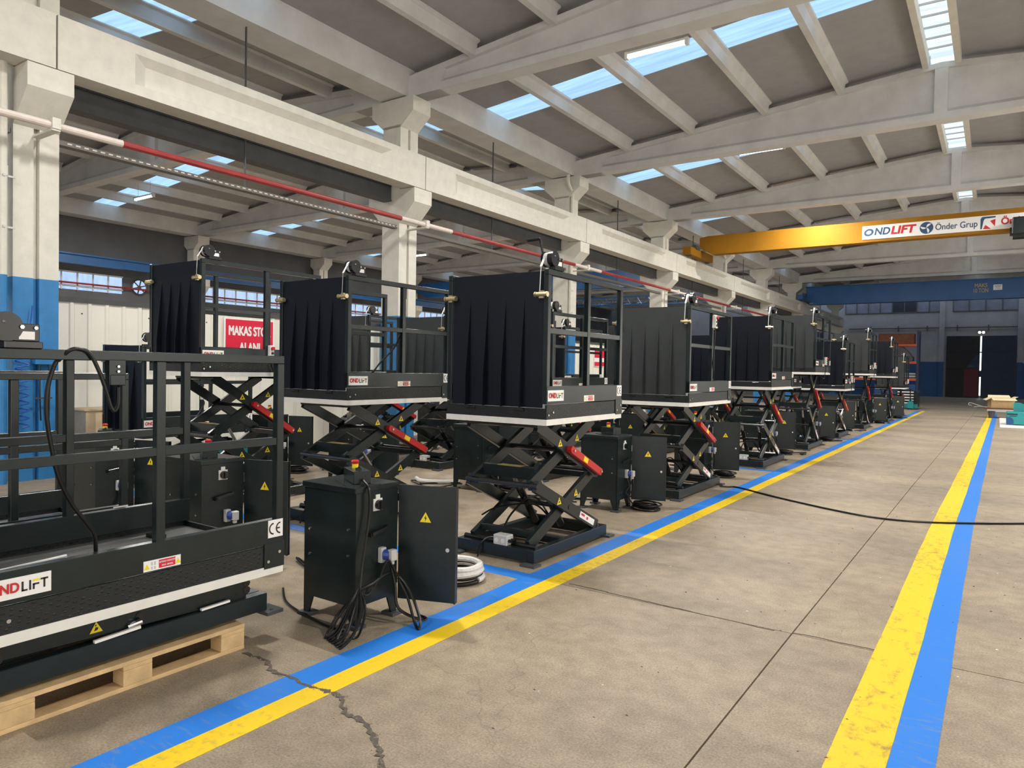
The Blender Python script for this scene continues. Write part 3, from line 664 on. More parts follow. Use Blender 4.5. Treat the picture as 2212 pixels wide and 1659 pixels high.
W = 1.03; TB = .045
def lift(Xr, Y0, zb, L, label, group, panel='panel_dark', z_base=0.0, crank=False, box=True, pend=None, W=W, fine=True, far=False):
    r = tag(empty('scissor_lift', (Xr-W/2, Y0+L/2, z_base)), label, 'scissor lift', group)
    zb = zb-z_base; h = L/2; x1 = W/2; K = (round(L,3), round(W,3)); Kz = K+(round(zb,3),)
    low = zb < .62
    # ---- base frame on anchor plates
    bw, bl = .40, h-.03
    fr = obj('base_frame', lambda: MB().box(bw-.07,bw,-bl,bl,.02,.12).box(-bw,-bw+.07,-bl,bl,.02,.12).box(-bw+.07,bw-.07,-bl,-bl+.08,.02,.12).box(-bw+.07,bw-.07,bl-.08,bl,.02,.12).box(-bw+.07,bw-.07,.02,.10,.02,.08), M['black'], r, key=('base',)+K, bevel=.004)
    for sx in (-1, 1):
        for sy in (-1, 1):
            obj('anchor_plate', lambda: MB().box(-.07,.07,-.055,.055,0,.02).cyl((.035,0,.02),(.035,0,.026),.012,8), M['dgrey'], fr, (sx*(bw-.02), sy*(bl+.02), 0), key='anchor')
    # ---- scissor arms
    zl, zt = .13, zb-.015
    n = 1 if low else 2
    hs = (zt-zl)/n; A = min(1.24, L-.16); s = math.sqrt(max(A*A-hs*hs, .3))/2
    y_c = -.02
    pins = []
    for i in range(n):
        za, zc = zl+i*hs, zl+(i+1)*hs
        if low: za, zc = .16, max(zb-.06, .20)
        for sx in (-1, 1):
            k = ('arm', i, sx)+Kz
            ao = obj('outer_arm', lambda: MB().bar((sx*.345,y_c-s,zc),(sx*.345,y_c+s,za),.042,.10,(0,0,1)), M['black'], r, key=k+('o',), bevel=.003)
            obj('inner_arm', lambda: MB().bar((sx*.285,y_c-s,za),(sx*.285,y_c+s,zc),.042,.10,(0,0,1)), M['black'], r, key=k+('i',), bevel=.003)
            if sx == 1:
                if i == n-1 and not low:      # red safety prop on the upper arm
                    d = Vector((0, 2*s, za-zc)); P = Vector((.388, y_c-s, zc))
                    obj('safety_prop', lambda: MB().bar(P+d*.47, P+d*.99, .04, .062).cyl(P+d*.47-Vector((.022,0,0)), P+d*.47+Vector((.022,0,0)), .032, 10), M['red'], r, key=k+('red',))
                    obj('prop_label', lambda: MB().bar(P+d*.66+Vector((.021,0,0)), P+d*.73+Vector((.021,0,0)), .002, .045), M['yellow'], r, key=k+('rl',))
                    obj('prop_bolt', lambda: MB().cyl(P+d*.49, P+d*.49+Vector((.034,0,0)), .012, 8).cyl(P+d*.97, P+d*.97+Vector((.034,0,0)), .012, 8), M['chrome'], r, key=k+('rb',))
                if i == 0 and not low:
                    d = Vector((0, 2*s, za-zc)); P = Vector((.367, y_c-s, zc))
                    obj('arm_label', lambda: MB().bar(P+d*.68, P+d*.93, .002, .055), M['label_white'], r, key=k+('lab',))
                    obj('arm_label_print', lambda: MB().bar(P+d*.70+Vector((.0016,0,.008)), P+d*.76+Vector((.0016,0,.008)), .0008, .02).bar(P+d*.79+Vector((.0016,0,0)), P+d*.82+Vector((.0016,0,0)), .0008, .025), M['ink_red'], r, key=k+('labp',))
                for (fx, t, tag_) in ((.3665, .33, 'w1'), (.3065, .70, 'w2')):
                    if low and tag_ == 'w2': continue
                    yy = y_c-s+2*s*t
                    zz = (zc+(za-zc)*t) if tag_ == 'w1' else (za+(zc-za)*t)
                    warn_sticker(r, fx, yy, zz, .085 if not low else .07, 'hand', k+(tag_,))
        for yy, zz in ((y_c-s, za), (y_c+s, za), (y_c-s, zc), (y_c+s, zc), (y_c, (za+zc)/2)): pins.append((yy, zz))
    for yy, zz in sorted(set((round(a, 4), round(b, 4)) for a, b in pins)):
        obj('pivot_shaft', lambda: MB().cyl((-.37,0,0),(.37,0,0),.022,8), M['black_gloss'], r, (0, yy, zz), key='pivot')
    if not low:
        zm = zl+hs
        obj('cross_beam', lambda: MB().box(-.27,.27,y_c-s*.72-.05,y_c-s*.72+.05,zm+.03,zm+.13), M['black'], r, key=('xb',)+Kz)
        obj('cross_beam_label', lambda: MB().box(-.12,.12,y_c-s*.72-.045,y_c-s*.72+.045,zm+.1301,zm+.132), M['stencil'], r, key=('xbl',)+Kz)
        obj('lower_tie', lambda: MB().box(-.27,.27,y_c-s*.80-.025,y_c-s*.80+.025,zl+hs*.10,zl+hs*.10+.05), M['black'], r, key=('lt',)+Kz)
        obj('upper_tie', lambda: MB().box(-.27,.27,y_c+s*.80-.025,y_c+s*.80+.025,zm-.04,zm+.01), M['black'], r, key=('ut',)+Kz)
        for sx in (-1, 1):
            p0, p1 = Vector((sx*.14, y_c+s*.45, .16)), Vector((sx*.14, y_c-s*.42, zm+.10)); pm = p0.lerp(p1, .62)
            cy_ = obj('hydraulic_cylinder', lambda: MB().cyl(p0, pm, .035, 12), M['black_gloss'], r, key=('hyd', sx)+Kz, smooth=False)
            obj('piston_rod', lambda: MB().cyl(pm, p1, .018, 10), M['chrome'], cy_, key=('rod', sx)+Kz)
        obj('hydraulic_hose', lambda: MB().tube([(.0,-h+.1,.13),(-.1,-.25,.30),(-.05,.05,.42),(.12,.1,.2)], .010, 6, 6).tube([(.1,.12,.2),(.05,-.1,.38),(-.2,-.3,.36),(-.28,-.45,.30)], .008, 6, 6), M['rubber'], r, key=('hose',)+Kz)
    else:
        obj('valve', lambda: MB().cyl((.30,-.05,.16),(.385,-.06,.15),.02,10).cyl((.37,-.08,.145),(.39,-.02,.16),.016,10), M['chrome'], r, key=('valve',)+Kz)
        obj('guide_rod', lambda: MB().bar((.39,-.25,.125),(.39,-.03,.135),.018,.014).bar((.39,.3,.13),(.39,.47,.135),.018,.012), M['label_white'], r, key=('grod',)+Kz)
    if box and not low:
        jb = obj('junction_box', lambda: MB().box(-.07,.07,-.05,.05,0,.085), M['lgrey'], r, (.06,-bl+.05,.12), key='jbox', bevel=.006)
        obj('knockout', lambda: MB().cyl((-.035,-.0505,.04),(-.035,-.0525,.04),.02,12).cyl((.03,-.0505,.04),(.03,-.0525,.04),.02,12), M['white'], jb, key='jbox_k')
        obj('cable_gland', lambda: MB().cyl((.07,-.02,.04),(.11,-.02,.04),.015,8).cyl((.07,.02,.04),(.11,.02,.04),.015,8), M['rubber'], jb, key='jbox_g')
        obj('box_cable', lambda: MB().tube([(-.07,-.01,.05),(-.14,-.03,.04),(-.19,-.07,-.02),(-.20,-.09,-.12)], .008, 6, 5), M['rubber'], jb, key='jbox_c')
    # ---- platform
    edge = zb+.048
    st = obj('safety_edge_strip', lambda: MB().box(x1-.022,x1,-h,h,zb,edge).box(-x1,-x1+.022,-h,h,zb,edge).box(-x1+.022,x1-.022,-h,-h+.022,zb,edge).box(-x1+.022,x1-.022,h-.022,h,zb,edge), M['alu'], r, key=('strip',)+Kz)
    sk = edge+.118
    obj('tread_skirt', lambda: MB().box(x1-.02,x1-.004,-h+.004,h-.004,edge,sk).box(-x1+.004,-x1+.02,-h+.004,h-.004,edge,sk).box(-x1+.02,x1-.02,-h+.004,-h+.02,edge,sk-.03).box(-x1+.02,x1-.02,h-.02,h-.004,edge,sk), M['checker'], r, key=('skirt',)+Kz)
    obj('deck_plate', lambda: MB().box(-x1+.021,x1-.021,-h+.021,h-.021,sk-.05,sk-.03), M['deck'], r, key=('deck',)+Kz)
    obj('corner_cover', lambda: MB().box(x1-.006,x1+.004,h-.13,h+.004,edge-.01,sk+.015), M['black'], r, key=('ccov',)+Kz)
    for ya, yb2 in ((h-.105, .03), (h-.03, .075)): obj('cover_bolt', lambda: MB().cyl((x1+.004,0,0),(x1+.008,0,0),.009,8), M['chrome'], r, (0, ya, edge+yb2), key=('cbolt',)+K)
    for ya, yb2 in ((-h+.03, .035), (-h+.10, .055)): obj('cover_bolt', lambda: MB().cyl((x1-.004,0,0),(x1+.003,0,0),.009,8), M['chrome'], r, (0, ya, edge+yb2), key=('cbolt2',)+K)
    toe = sk+.148; ztop_ = zb+1.25; zmid = zb+.76
    for sx in (-1, 1):
        xa = sx*(x1-TB/2-.004)
        rl = obj('side_railing', lambda: MB().box(xa-TB/2,xa+TB/2,-h,h,ztop_-TB,ztop_).box(xa-TB/2+.004,xa+TB/2-.004,-h+TB,h-TB,zmid-TB/2,zmid+TB/2), M['black'], r, key=('rail', sx)+Kz, bevel=.003)
        for t, nm in ((-1, 'p'), (.02, 'p'), (1, 'p')):
            yy = t*(h-TB/2)
            obj('post', lambda: MB().box(xa-TB/2,xa+TB/2,-TB/2,TB/2,sk+.005,ztop_-TB), M['black'], rl, (0, yy, 0), key=('post', sx)+Kz, bevel=.003)
        tb = obj('toe_board', lambda: MB().box(xa-TB/2-.001,xa+TB/2+.003,-h,h,sk+.006,toe), M['black'], r, key=('toe', sx)+Kz, bevel=.003)
        if sx == 1:
            xf = xa+TB/2+.0032
            ondlift_label(tb, xf, -h+.012, sk+.028, .25, .088)
            capacity_label(tb, xf, -h+L*.45, sk+.012, .19, .052)
            ce_label(tb, xf, h-.105, sk+.045, .10, .10)
    # ---- loading flap on the near end, with ribs and brass latches
    yp = -h+.018; pz0, pz1 = zb+.14, zb+1.235; pw = x1-TB-.010
    fl = obj('loading_flap', lambda: MB().box(-pw,pw,yp-.006,yp+.006,pz0,pz1), M[panel], r, key=('flap', panel)+Kz)
    for i in range(4):
        xx = -pw+2*pw*(i+1)/5
        obj('flap_rib', lambda: MB().add([(-.003,yp-.006,pz0),(.003,yp-.006,pz0),(-.003,yp-.065,pz0),(.003,yp-.065,pz0),(-.003,yp-.006,pz1-.20),(.003,yp-.006,pz1-.20),(-.003,yp-.065,pz0+.25),(.003,yp-.065,pz0+.25)],
            [(0,2,6,4),(1,5,7,3),(2,3,7,6),(4,6,7,5),(0,1,3,2)]), M[panel], fl, (xx,0,0), key=('rib', panel)+Kz)
    obj('flap_hinge', lambda: MB().cyl((-.05,yp-.01,pz0-.02),(.05,yp-.01,pz0-.02),.016,8), M['black_gloss'], fl, (-.25,0,0), key=('hinge',)+Kz)
    obj('flap_hinge', lambda: MB().cyl((-.05,yp-.01,pz0-.02),(.05,yp-.01,pz0-.02),.016,8), M['black_gloss'], fl, (.25,0,0), key=('hinge',)+Kz)
    for sx in (-1, 1):
        obj('brass_latch', lambda: MB().cyl((-.045,0,0),(.045,0,0),.018,10).cyl((-.06,0,0),(-.048,0,0),.022,10).cyl((.048,0,0),(.06,0,0),.022,10).box(-.02,.02,-.005,.02,-.03,.03), M['brass'], fl, (sx*(pw+.002), yp-.048, pz1-.19), key='latch')
    winch(r, x1-TB/2, -h+.10, ztop_, crank)
    if pend is not None:
        pendant(r, x1+.002, pend[0], toe+pend[1], pend[2])
    return r

ROWX = [-3.05, -5.1, -7.0, -8.95]
G = 'scissor lifts stored in rows'
ROWN = ['aisle row', 'second row', 'third row', 'fourth row']
def lab(row, i, extra): return f'{extra}, {ORD[i]} lift along the blue aisle line'
# row beside the aisle line
L1 = lift(-3.40, 1.17, .40, 1.49, 'black scissor lift lowered onto a wooden pallet, long railing toward the aisle', G, z_base=.142, W=1.0)
rowA = [(-2.95, 4.83, 1.15, 1.36, 'panel_dark', True), (-3.10, 8.41, 1.17, 1.64, 'panel_grey', False), (-3.08, 12.18, 1.32, 1.5, 'panel_dark', False), (-3.10, 15.71, 1.59, 1.55, 'panel_grey', False),
        (-3.11, 19.29, 1.19, 1.42, 'panel_dark', False), (-3.06, 22.98, 1.59, 1.42, 'panel_grey', False), (-2.9, 27.1, 1.52, 1.42, 'panel_dark', False), (-2.9, 31.08, 1.08, 1.42, 'panel_grey', False)]
exA = ['raised black lift with upright winch crank', 'raised lift with grey flap and hanging pendant', 'raised lift with black flap', 'high raised lift with grey flap', 'raised lift with black flap', 'high raised lift with grey flap', 'high raised lift with black flap', 'raised lift with grey flap before the pallet truck']
for i, (x, y, z, l, p, c) in enumerate(rowA):
    pd = None
    if i == 1: pd = (-.02, .78, (-.05, .10, -.72))
    if i >= 3: pd = (.1, -.02, (-.02, -.15, -.35))
    lift(x, y, z, l, lab(0, i+1, exA[i]), G, p, crank=c, pend=pd, box=(i in (0, 2, 3, 4)))
# rows behind
rowB = {1: [(0, -5.1, 1.2, .27, 'panel_dark'), (1, -5.13, 4.74, 1.22, 'panel_dark'), (2, -5.18, 8.62, 1.17, 'panel_dark'), (3, -5.15, 12.2, 1.2, 'panel_grey'), (4, -5.15, 15.8, 1.2, 'panel_dark'), (5, -5.15, 19.4, 1.2, 'panel_grey'), (6, -5.15, 23.0, 1.15, 'panel_dark'), (7, -5.15, 27.0, 1.2, 'panel_grey')],
        2: [(1, -6.94, 4.36, 1.46, 'panel_dark'), (2, -7.0, 8.45, 1.15, 'panel_grey'), (3, -7.0, 12.1, 1.2, 'panel_dark'), (4, -7.0, 15.8, 1.2, 'panel_grey'), (5, -7.0, 19.4, 1.2, 'panel_dark')],
        3: [(1, -8.9, 4.8, .58, 'panel_dark'), (2, -8.75, 8.55, 1.22, 'panel_grey'), (3, -8.95, 12.1, 1.2, 'panel_dark')]}
for row, items in rowB.items():
    for i, x, y, z, p in items:
        pd = None
        if (row, i) == (2, 1): pd = (.05, -.04, (.0, .3, -.3))
        if (row, i) == (3, 1): pd = (.0, .30, (-.05, -.3, -.35))
        if (row, i) == (3, 2): pd = (.35, .30, (-.05, .1, -.3))
        st = 'lowered black lift' if z < .6 else ('black lift with blue black flap' if p == 'panel_dark' else 'black lift with grey flap')
        lf_ = lift(x, y, z, {(1, 0): 1.45, (1, 1): 1.53, (1, 2): 1.72}.get((row, i), 1.6), f'{st}, {ORD[i]} along the {ROWN[row]} behind the aisle lifts', G, p, pend=pd, box=(i < 3))
        if (row, i) == (1, 1):
            obj('switch_box', MB().box(.40,.45,.06,.115,z+1.10,z+1.22), M['black_gloss'], lf_, bevel=.004)
            obj('control_cable', MB().tube([(.43,.085,z+1.10),(.43,.08,z+.85),(.42,-.02,z+.6),(.38,-.22,z+.40),(.33,-.36,z+.20)], .009, 6, 6), M['rubber'], lf_)

# =================================================================== control cabinets
def cabinet(X, Y, label, rz=0.0, topbox=True, bundle=0, door=True):
    """X,Y = near right corner on the floor (toward the aisle)"""
    w_, d_, hc = .47, .36, .86
    r = tag(empty('control_cabinet', (X-w_/2, Y+d_/2, 0), rz), label, 'cabinet', 'control cabinets beside the lifts')
    x1, y1 = w_/2, d_/2
    def body():
        mb = MB(); t = .012; z0 = .02
        side = lambda a0, a1: [(a0,z0),(a0+.045,z0),(a0+.085,.13),(a1-.085,.13),(a1-.045,z0),(a1,z0),(a1,hc-.035),(a0,hc-.035)]
        mb.prism(side(-y1, y1), 'x', x1-t, x1); mb.prism(side(-y1, y1), 'x', -x1, -x1+t)
        mb.prism(side(-x1+.001, x1-.001), 'y', -y1, -y1+t); mb.prism(side(-x1+.001, x1-.001), 'y', y1-t, y1)
        mb.box(-x1+t, x1-t, -y1+t, y1-t, .14, .155)
        return mb
    obj('cabinet_body', body, M['black'], r, key='cab_body')
    obj('cabinet_lid', lambda: MB().box(-x1-.012,x1+.004,-y1-.012,y1+.004,hc-.035,hc), M['black'], r, key='cab_lid', bevel=.003)
    for sx in (-1, 1):
        for sy in (-1, 1): obj('foot_plate', lambda: MB().box(-.05,.05,-.045,.045,.0,.02), M['dgrey'], r, (sx*(x1-.02), sy*(y1-.02), 0), key='cab_foot')
    if door:
        dr_ = obj('cabinet_door', lambda: MB().box(.004,.40,-.008,.008,.10,hc-.02).box(.392,.40,-.022,.022,.10,hc-.02), M['black'], r, (x1-.002, y1+.012, 0), math.radians(20), key='cab_door')
        a = obj('warning_sticker', lambda: MB().prism([(.19+u*.088,.64+v*.088) for u, v in TRI], 'y', -.0092, -.008), M['ink'], dr_, key='cd_a')
        obj('sticker_face', lambda: MB().prism([(.19+u*.076,.639+v*.076) for u, v in TRI], 'y', -.0099, -.0092), M['yellow'], dr_, key='cd_b')
        obj('lightning_symbol', lambda: MB().prism([(.19+u*.075,.632+v*.075) for u, v in [(.06,.30),(-.12,-.02),(-.01,-.02),(-.06,-.30),(.13,.06),(.02,.06)]], 'y', -.0106, -.0099), M['ink'], dr_, key='cd_c')
        obj('door_lock', lambda: MB().cyl((.345,-.008,.44),(.345,-.020,.44),.013,12), M['chrome'], dr_, key='cd_l')
        obj('door_hinge', lambda: MB().cyl((0,0,.2),(0,0,.27),.008,8).cyl((0,0,.66),(0,0,.73),.008,8), M['chrome'], dr_, key='cd_h')
    sw = obj('main_switch', lambda: MB().box(x1,x1+.006,-.04,.035,.70,.775).box(x1,x1+.006,-.02,.015,.775,.80), M['white'], r, key='cab_sw')
    obj('switch_knob', lambda: MB().cyl((x1+.006,0,.737),(x1+.030,0,.737),.031,16).box(x1+.03,x1+.04,-.008,.008,.715,.76), M['black_gloss'], sw, key='cab_kn')
    obj('carry_handle', lambda: MB().bar((x1+.03,-.075,.565),(x1+.03,.075,.585),.022,.022).bar((x1,-.07,.56),(x1+.03,-.07,.56),.016,.03).bar((x1,.07,.585),(x1+.03,.07,.585),.016,.03), M['black_gloss'], r, key='cab_ha', bevel=.003)
    so = obj('socket', lambda: MB().box(x1,x1+.035,.005,.05,.37,.465), M['lgrey'], r, key='cab_so', bevel=.004)
    obj('socket_collar', lambda: MB().cyl((x1+.03,.035,.42),(x1+.065,.05,.42),.034,12), M['blue_plastic'], so, key='cab_co')
    obj('plug', lambda: MB().box(x1+.06,x1+.10,.03,.078,.385,.455).box(x1+.065,x1+.09,.04,.068,.36,.385), M['lgrey'], so, key='cab_pl', bevel=.005)
    for sy in range(3): obj('cable_hole', lambda: MB().cyl((x1-.002,0,.215),(x1+.0015,0,.215),.014,12), M['ink'], r, (0, -.11+.045*sy, 0), key='cab_ho')
    for sx, z in ((-.18, .40), (.17, .44), (-.18, .56), (.17, .60)): obj('side_bolt', lambda: MB().cyl((0,-y1,0),(0,-y1-.008,0),.008,8), M['chrome'], r, (sx, 0, z), key='cab_bo')
    if topbox:
        tp = obj('foot_pedal_plate', lambda: MB().box(-.11,.11,-.15,.15,hc,hc+.006), M['black'], r, (.06, -.01, 0), math.radians(62), key='cab_tp')
        tb = obj('control_box', lambda: MB().box(-.055,.055,-.12,.12,hc+.006,hc+.085), M['black'], tp, key='cab_tb', bevel=.003)
        obj('stop_base', lambda: MB().cyl((0,.05,hc+.085),(0,.05,hc+.112),.021,12), M['yellow'], tp, key='cab_s1')
        obj('stop_button', lambda: MB().cyl((0,.05,hc+.112),(0,.05,hc+.128),.022,14,.026).cyl((0,.05,hc+.128),(0,.05,hc+.136),.026,14,.018), M['red'], tp, key='cab_s2')
        obj('toggle_switch', lambda: MB().cyl((0,-.03,hc+.085),(0,-.03,hc+.095),.020,12).cyl((0,-.03,hc+.095),(.01,-.05,hc+.102),.008,8), M['ink'], tp, key='cab_s3')
        obj('cable_slot', lambda: MB().box(-.016,.016,-.1215,-.12,hc+.006,hc+.06), M['ink'], tp, key='cab_s4')
    if bundle == 1:
        x2 = x1+.02
        obj('control_cable', MB().tube([(.165,-.065,hc+.035),(.20,-.085,hc+.025),(x2+.005,-.10,hc-.02),(x2+.012,-.105,.68),(x2+.02,-.16,.42),(x2+.04,-.20,.26)], .009, 6, 6), M['rubber'], r)
        rb = random.Random(4)
        for j in range(7):
            o1 = (j-3)*.013; q1, q2 = rb.uniform(-.02,.02), rb.uniform(-.02,.03)
            obj('hanging_cable', MB().tube([(x2+.035,-.195,.27+.01*rb.random()),(x2+.05+o1+q1,-.245,.17),(x2+.07+o1*1.8,-.33+q2,.05),(x2+.055+o1*2.4,-.385-.01*j,.010),(x2+.02+o1*2.2,-.36-.006*j,.014),(x2+.012+o1*1.5+q2,-.27,.12),(x2+.03,-.20,.25)], .0065, 6, 6), M['rubber'], r)
        obj('hanging_cable', MB().tube([(x2+.04,-.20,.26),(x2+.09,-.20,.15),(x2+.10,-.26,.02),(x2+.08,-.30,.012),(x2+.06,-.24,.06),(x2+.045,-.20,.22)], .0075, 6, 6), M['rubber'], r)
        obj('looped_cable', MB().tube([(x2+.04,-.20,.26),(x2+.06,-.12,.28),(x2+.06,0,.31),(x2+.07,.09,.29),(x2+.16,.11,.20),(x2+.27,.08,.06),(x2+.30,.04,.012),(x2+.25,.06,.03),(x2+.14,.10,.18),(x2+.07,.10,.27)], .010, 6, 6), M['rubber'], r)
        obj('looped_cable', MB().tube([(x2+.05,.06,.36),(x2+.07,.07,.31),(x2+.07,.0,.40),(x2+.06,-.06,.30),(x2+.05,-.14,.22),(x2+.05,-.20,.24)], .008, 6, 6), M['rubber'], r)
        obj('looped_cable', MB().tube([(x2+.05,.05,.36),(x2+.08,.06,.24),(x2+.12,.05,.10),(x2+.20,.16,.012),(x2+.22,.20,.012),(x2+.14,.22,.012)], .009, 6, 6), M['rubber'], r)
        obj('floor_cable', MB().tube([(x2+.0,-.26,.012),(x1-.15,-.26,.012),(-x1,-.20,.012),(-x1-.25,-.12,.012),(-x1-.5,.05,.012)], .008, 6, 6), M['rubber'], r)
    elif bundle == 2:
        x2 = x1+.02
        obj('plug_cable', lambda: MB().tube([(x2+.06,.055,.36),(x2+.07,.06,.26),(x2+.05,.04,.16),(x2+.0,.0,.20)], .009, 6, 6).tube([(x1+.02,.03,.37),(x1+.05,.03,.28),(x1+.03,-.02,.215)], .008, 6, 6), M['rubber'], r, key='cab_c1')
        def pile():
            mb = MB(); rr = random.Random(11)
            for j in range(6):
                cx_, cy_, ra = x2+.17+rr.uniform(-.02,.02), .20+rr.uniform(-.03,.03), rr.uniform(.11,.15)
                mb.tube([(cx_+ra*1.1*math.cos(t*math.pi/5), cy_+ra*math.sin(t*math.pi/5), .012+.014*j+rr.uniform(0,.006)) for t in range(10)], .009, 6, 3, True)
            mb.tube([(x2,.04,.18),(x2+.05,.08,.08),(x2+.10,.14,.03),(x2+.2,.3,.03)], .009, 6, 5)
            return mb
        obj('coiled_cable', pile, M['rubber'], r, key='cab_c2')
    return r

CABA = [(-3.18, 3.02, 'control cabinet with cable bundle draped to the floor, between pallet lift and next lift'), (-3.50, 7.28, 'control cabinet behind the first raised lift of the aisle row'),
        (-3.60, 10.45, 'control cabinet behind the second raised lift of the aisle row'), (-3.64, 14.29, 'control cabinet behind the third raised lift of the aisle row'), (-3.54, 17.96, 'control cabinet behind the fourth raised lift of the aisle row'),
        (-3.68, 21.7, 'control cabinet behind the fifth raised lift of the aisle row'), (-3.36, 26.0, 'control cabinet behind the sixth raised lift of the aisle row'), (-3.2, 29.6, 'control cabinet behind the seventh raised lift of the aisle row')]
for i, (x, y, l) in enumerate(CABA): cabinet(x, y, 'charcoal '+l, 0, i < 3, 1 if i == 0 else 2)
CABB = [(-4.95, 3.12, 0, 1), (-5.45, 7.35, 1, 1), (-5.4, 10.9, 2, 1), (-5.4, 14.4, 3, 1), (-5.4, 18.0, 4, 1), (-6.95, 3.3, 0, 2), (-7.2, 6.75, 1, 2), (-7.2, 10.7, 2, 2), (-8.75, 6.55, 1, 3), (-9.0, 10.6, 2, 3)]
for x, y, i, row in CABB:
    cabinet(x, y, f'charcoal control cabinet behind the {ORD[i]} lift of the {ROWN[row]}', 0, True, 2 if (x, y) != (-4.95, 3.12) else 0)

# =================================================================== pallet under the lowered lift
pal = tag(empty('wooden_pallet', (-3.86, 1.85, 0)), 'pale pine pallet under the lowered black lift', 'pallet')
for x in (-.35, 0, .35):
    obj('bottom_board', lambda: MB().box(-.05,.05,-.6,.6,0,.022), M['wood'], pal, (x,0,0), key='pb0', bevel=.002)
    for y in (-.527, 0, .527): obj('block', lambda: MB().box(-.05,.05,-.072,.072,.0225,.0975), M['wood'], pal, (x,y,0), key='pblk', bevel=.002)
for y in (-.527, 0, .527): obj('cross_board', lambda: MB().box(-.4,.4,-.072,.072,.098,.119), M['wood'], pal, (0,y,0), key='pcb', bevel=.002)
for x in (-.34, -.17, 0, .17, .34): obj('top_board', lambda: MB().box(-.06,.06,-.6,.6,.1195,.1415), M['wood'], pal, (x,0,0), key='ptb', bevel=.002)
# cables and holder of the lowered lift (world points relative to its root)
def rel(root, pts): return [tuple(Vector(p)-Vector(root.location)) for p in pts]
obj('pendant_holder', MB().box(-.03,.012,-.038,.038,-.1,0.02).box(.012,.018,-.034,.034,-.1,-.05), M['black'], L1, rel(L1, [(-3.41,1.713,1.59)])[0], bevel=.003)
obj('holder_bolt', MB().cyl((.012,0,-.012),(.020,0,-.012),.006,8).cyl((.012,0,-.035),(.020,0,-.035),.006,8), M['chrome'], L1, rel(L1, [(-3.41,1.713,1.59)])[0])
obj('control_cable', MB().tube(rel(L1, [(-3.43,1.47,1.60),(-3.40,1.50,1.645),(-3.395,1.535,1.655),(-3.395,1.584,1.637),(-3.395,1.625,1.559),(-3.395,1.656,1.473),(-3.395,1.681,1.391),(-3.395,1.698,1.373),(-3.40,1.713,1.403),(-3.41,1.72,1.48)]), .009, 8, 6), M['rubber'], L1)
obj('control_cable', MB().tube(rel(L1, [(-3.43,1.525,1.645),(-3.46,1.483,1.609),(-3.46,1.453,1.537),(-3.46,1.438,1.455),(-3.46,1.437,1.353),(-3.46,1.454,1.229),(-3.46,1.485,1.082),(-3.47,1.547,.948),(-3.47,1.617,.841),(-3.48,1.653,.769),(-3.50,1.665,.62),(-3.53,1.67,.545)]), .0095, 8, 6), M['rubber'], L1)
obj('deck_stop', MB().box(-.06,.06,-.03,.03,0,.03), M['black_gloss'], L1, rel(L1, [(-4.2,2.35,.528)])[0])
for i in range(3):
    o = obj('aluminium_rod', MB().cyl((0,-.45,0),(0,.40,0),.008,8), M['alu'], None, (-3.98-.05*i, 1.38+.02*i, .546), .08+.03*i)
    tag(o, ['thin white metal rod on the lift deck, closest to the railing label', 'thin white metal rod on the lift deck, middle one of three', 'thin white metal rod on the lift deck, farthest from the railing label'][i], 'rod', 'rods on the lift deck')

# =================================================================== partition behind the columns
wp = tag(empty('wall_partition', (-11.16, 0, 0)), 'cream ribbed sandwich panel partition between the column bases', 'wall', kind='structure')
def rib_panel():
    pr = []
    y = 0.0
    for i in range(4):
        pr += [(.0, y), (.0, y+.17), (.018, y+.185), (.018, y+.225), (.0, y+.24)]; y += .25
    pr += [(0, .997), (-.04, .997), (-.04, 0)]
    return MB().prism([(a, b) for a, b in pr], 'z', .02, 2.46)
for i in range(24):
    obj('wall_panel', rib_panel, M['partition'], wp, (0, 2.0+i, 0), key='ribpanel')
    obj('panel_screw', lambda: MB().cyl((.0,.1,2.3),(.006,.1,2.3),.012,8), M['dgrey'], wp, (0, 2.0+i, 0), key='pscrew')
obj('top_channel', MB().box(-.06,.03,2.0,26.0,2.46,2.53), M['dgrey'], wp)
sg_ = tag(empty('stock_sign', (-11.135, 7.93, 2.04)), 'red sign reading MAKAS STOK ALANI on the cream partition', 'sign')
obj('sign_board', MB().box(0,.012,-.52,.52,-.36,.37), M['label_white'], sg_)
obj('sign_field', MB().box(.012,.014,-.49,.49,-.335,.345), M['sign_red'], sg_)
obj('sign_lettering', text_mb('MAKAS STOK', .165, 'x', (.0146, 0, .14), bold=.035, fit=.86), M['label_white'], sg_)
obj('sign_lettering', text_mb('ALANI', .165, 'x', (.0146, 0, -.15), bold=.035, fit=.42), M['label_white'], sg_)
ns = tag(empty('prohibition_sign', (-11.137, 10.78, 2.16)), 'small round red ring no-entry style sign on white plate by the second column', 'sign')
obj('sign_plate', MB().box(0,.006,-.13,.13,-.22,.17), M['label_white'], ns)
obj('red_ring', MB().tube([(.008,.11*math.cos(t*math.pi/8),.11*math.sin(t*math.pi/8)) for t in range(16)], .008, 5, 1, True).bar((.008,-.07,.075),(.008,.07,-.075),.004,.014), M['ink_red'], ns)
for yy, nm in ((21.6, 'upper'), ):
    s2 = tag(empty('notice_sign', (-11.137, yy, 2.0)), 'red and white notice board on the partition past the third column', 'sign')
    obj('sign_board', MB().box(0,.01,-.4,.4,-.28,.28), M['label_white'], s2); obj('red_band', MB().box(.01,.012,-.38,.38,.02,.26).box(.01,.012,-.38,.38,-.26,-.12), M['sign_red'], s2)

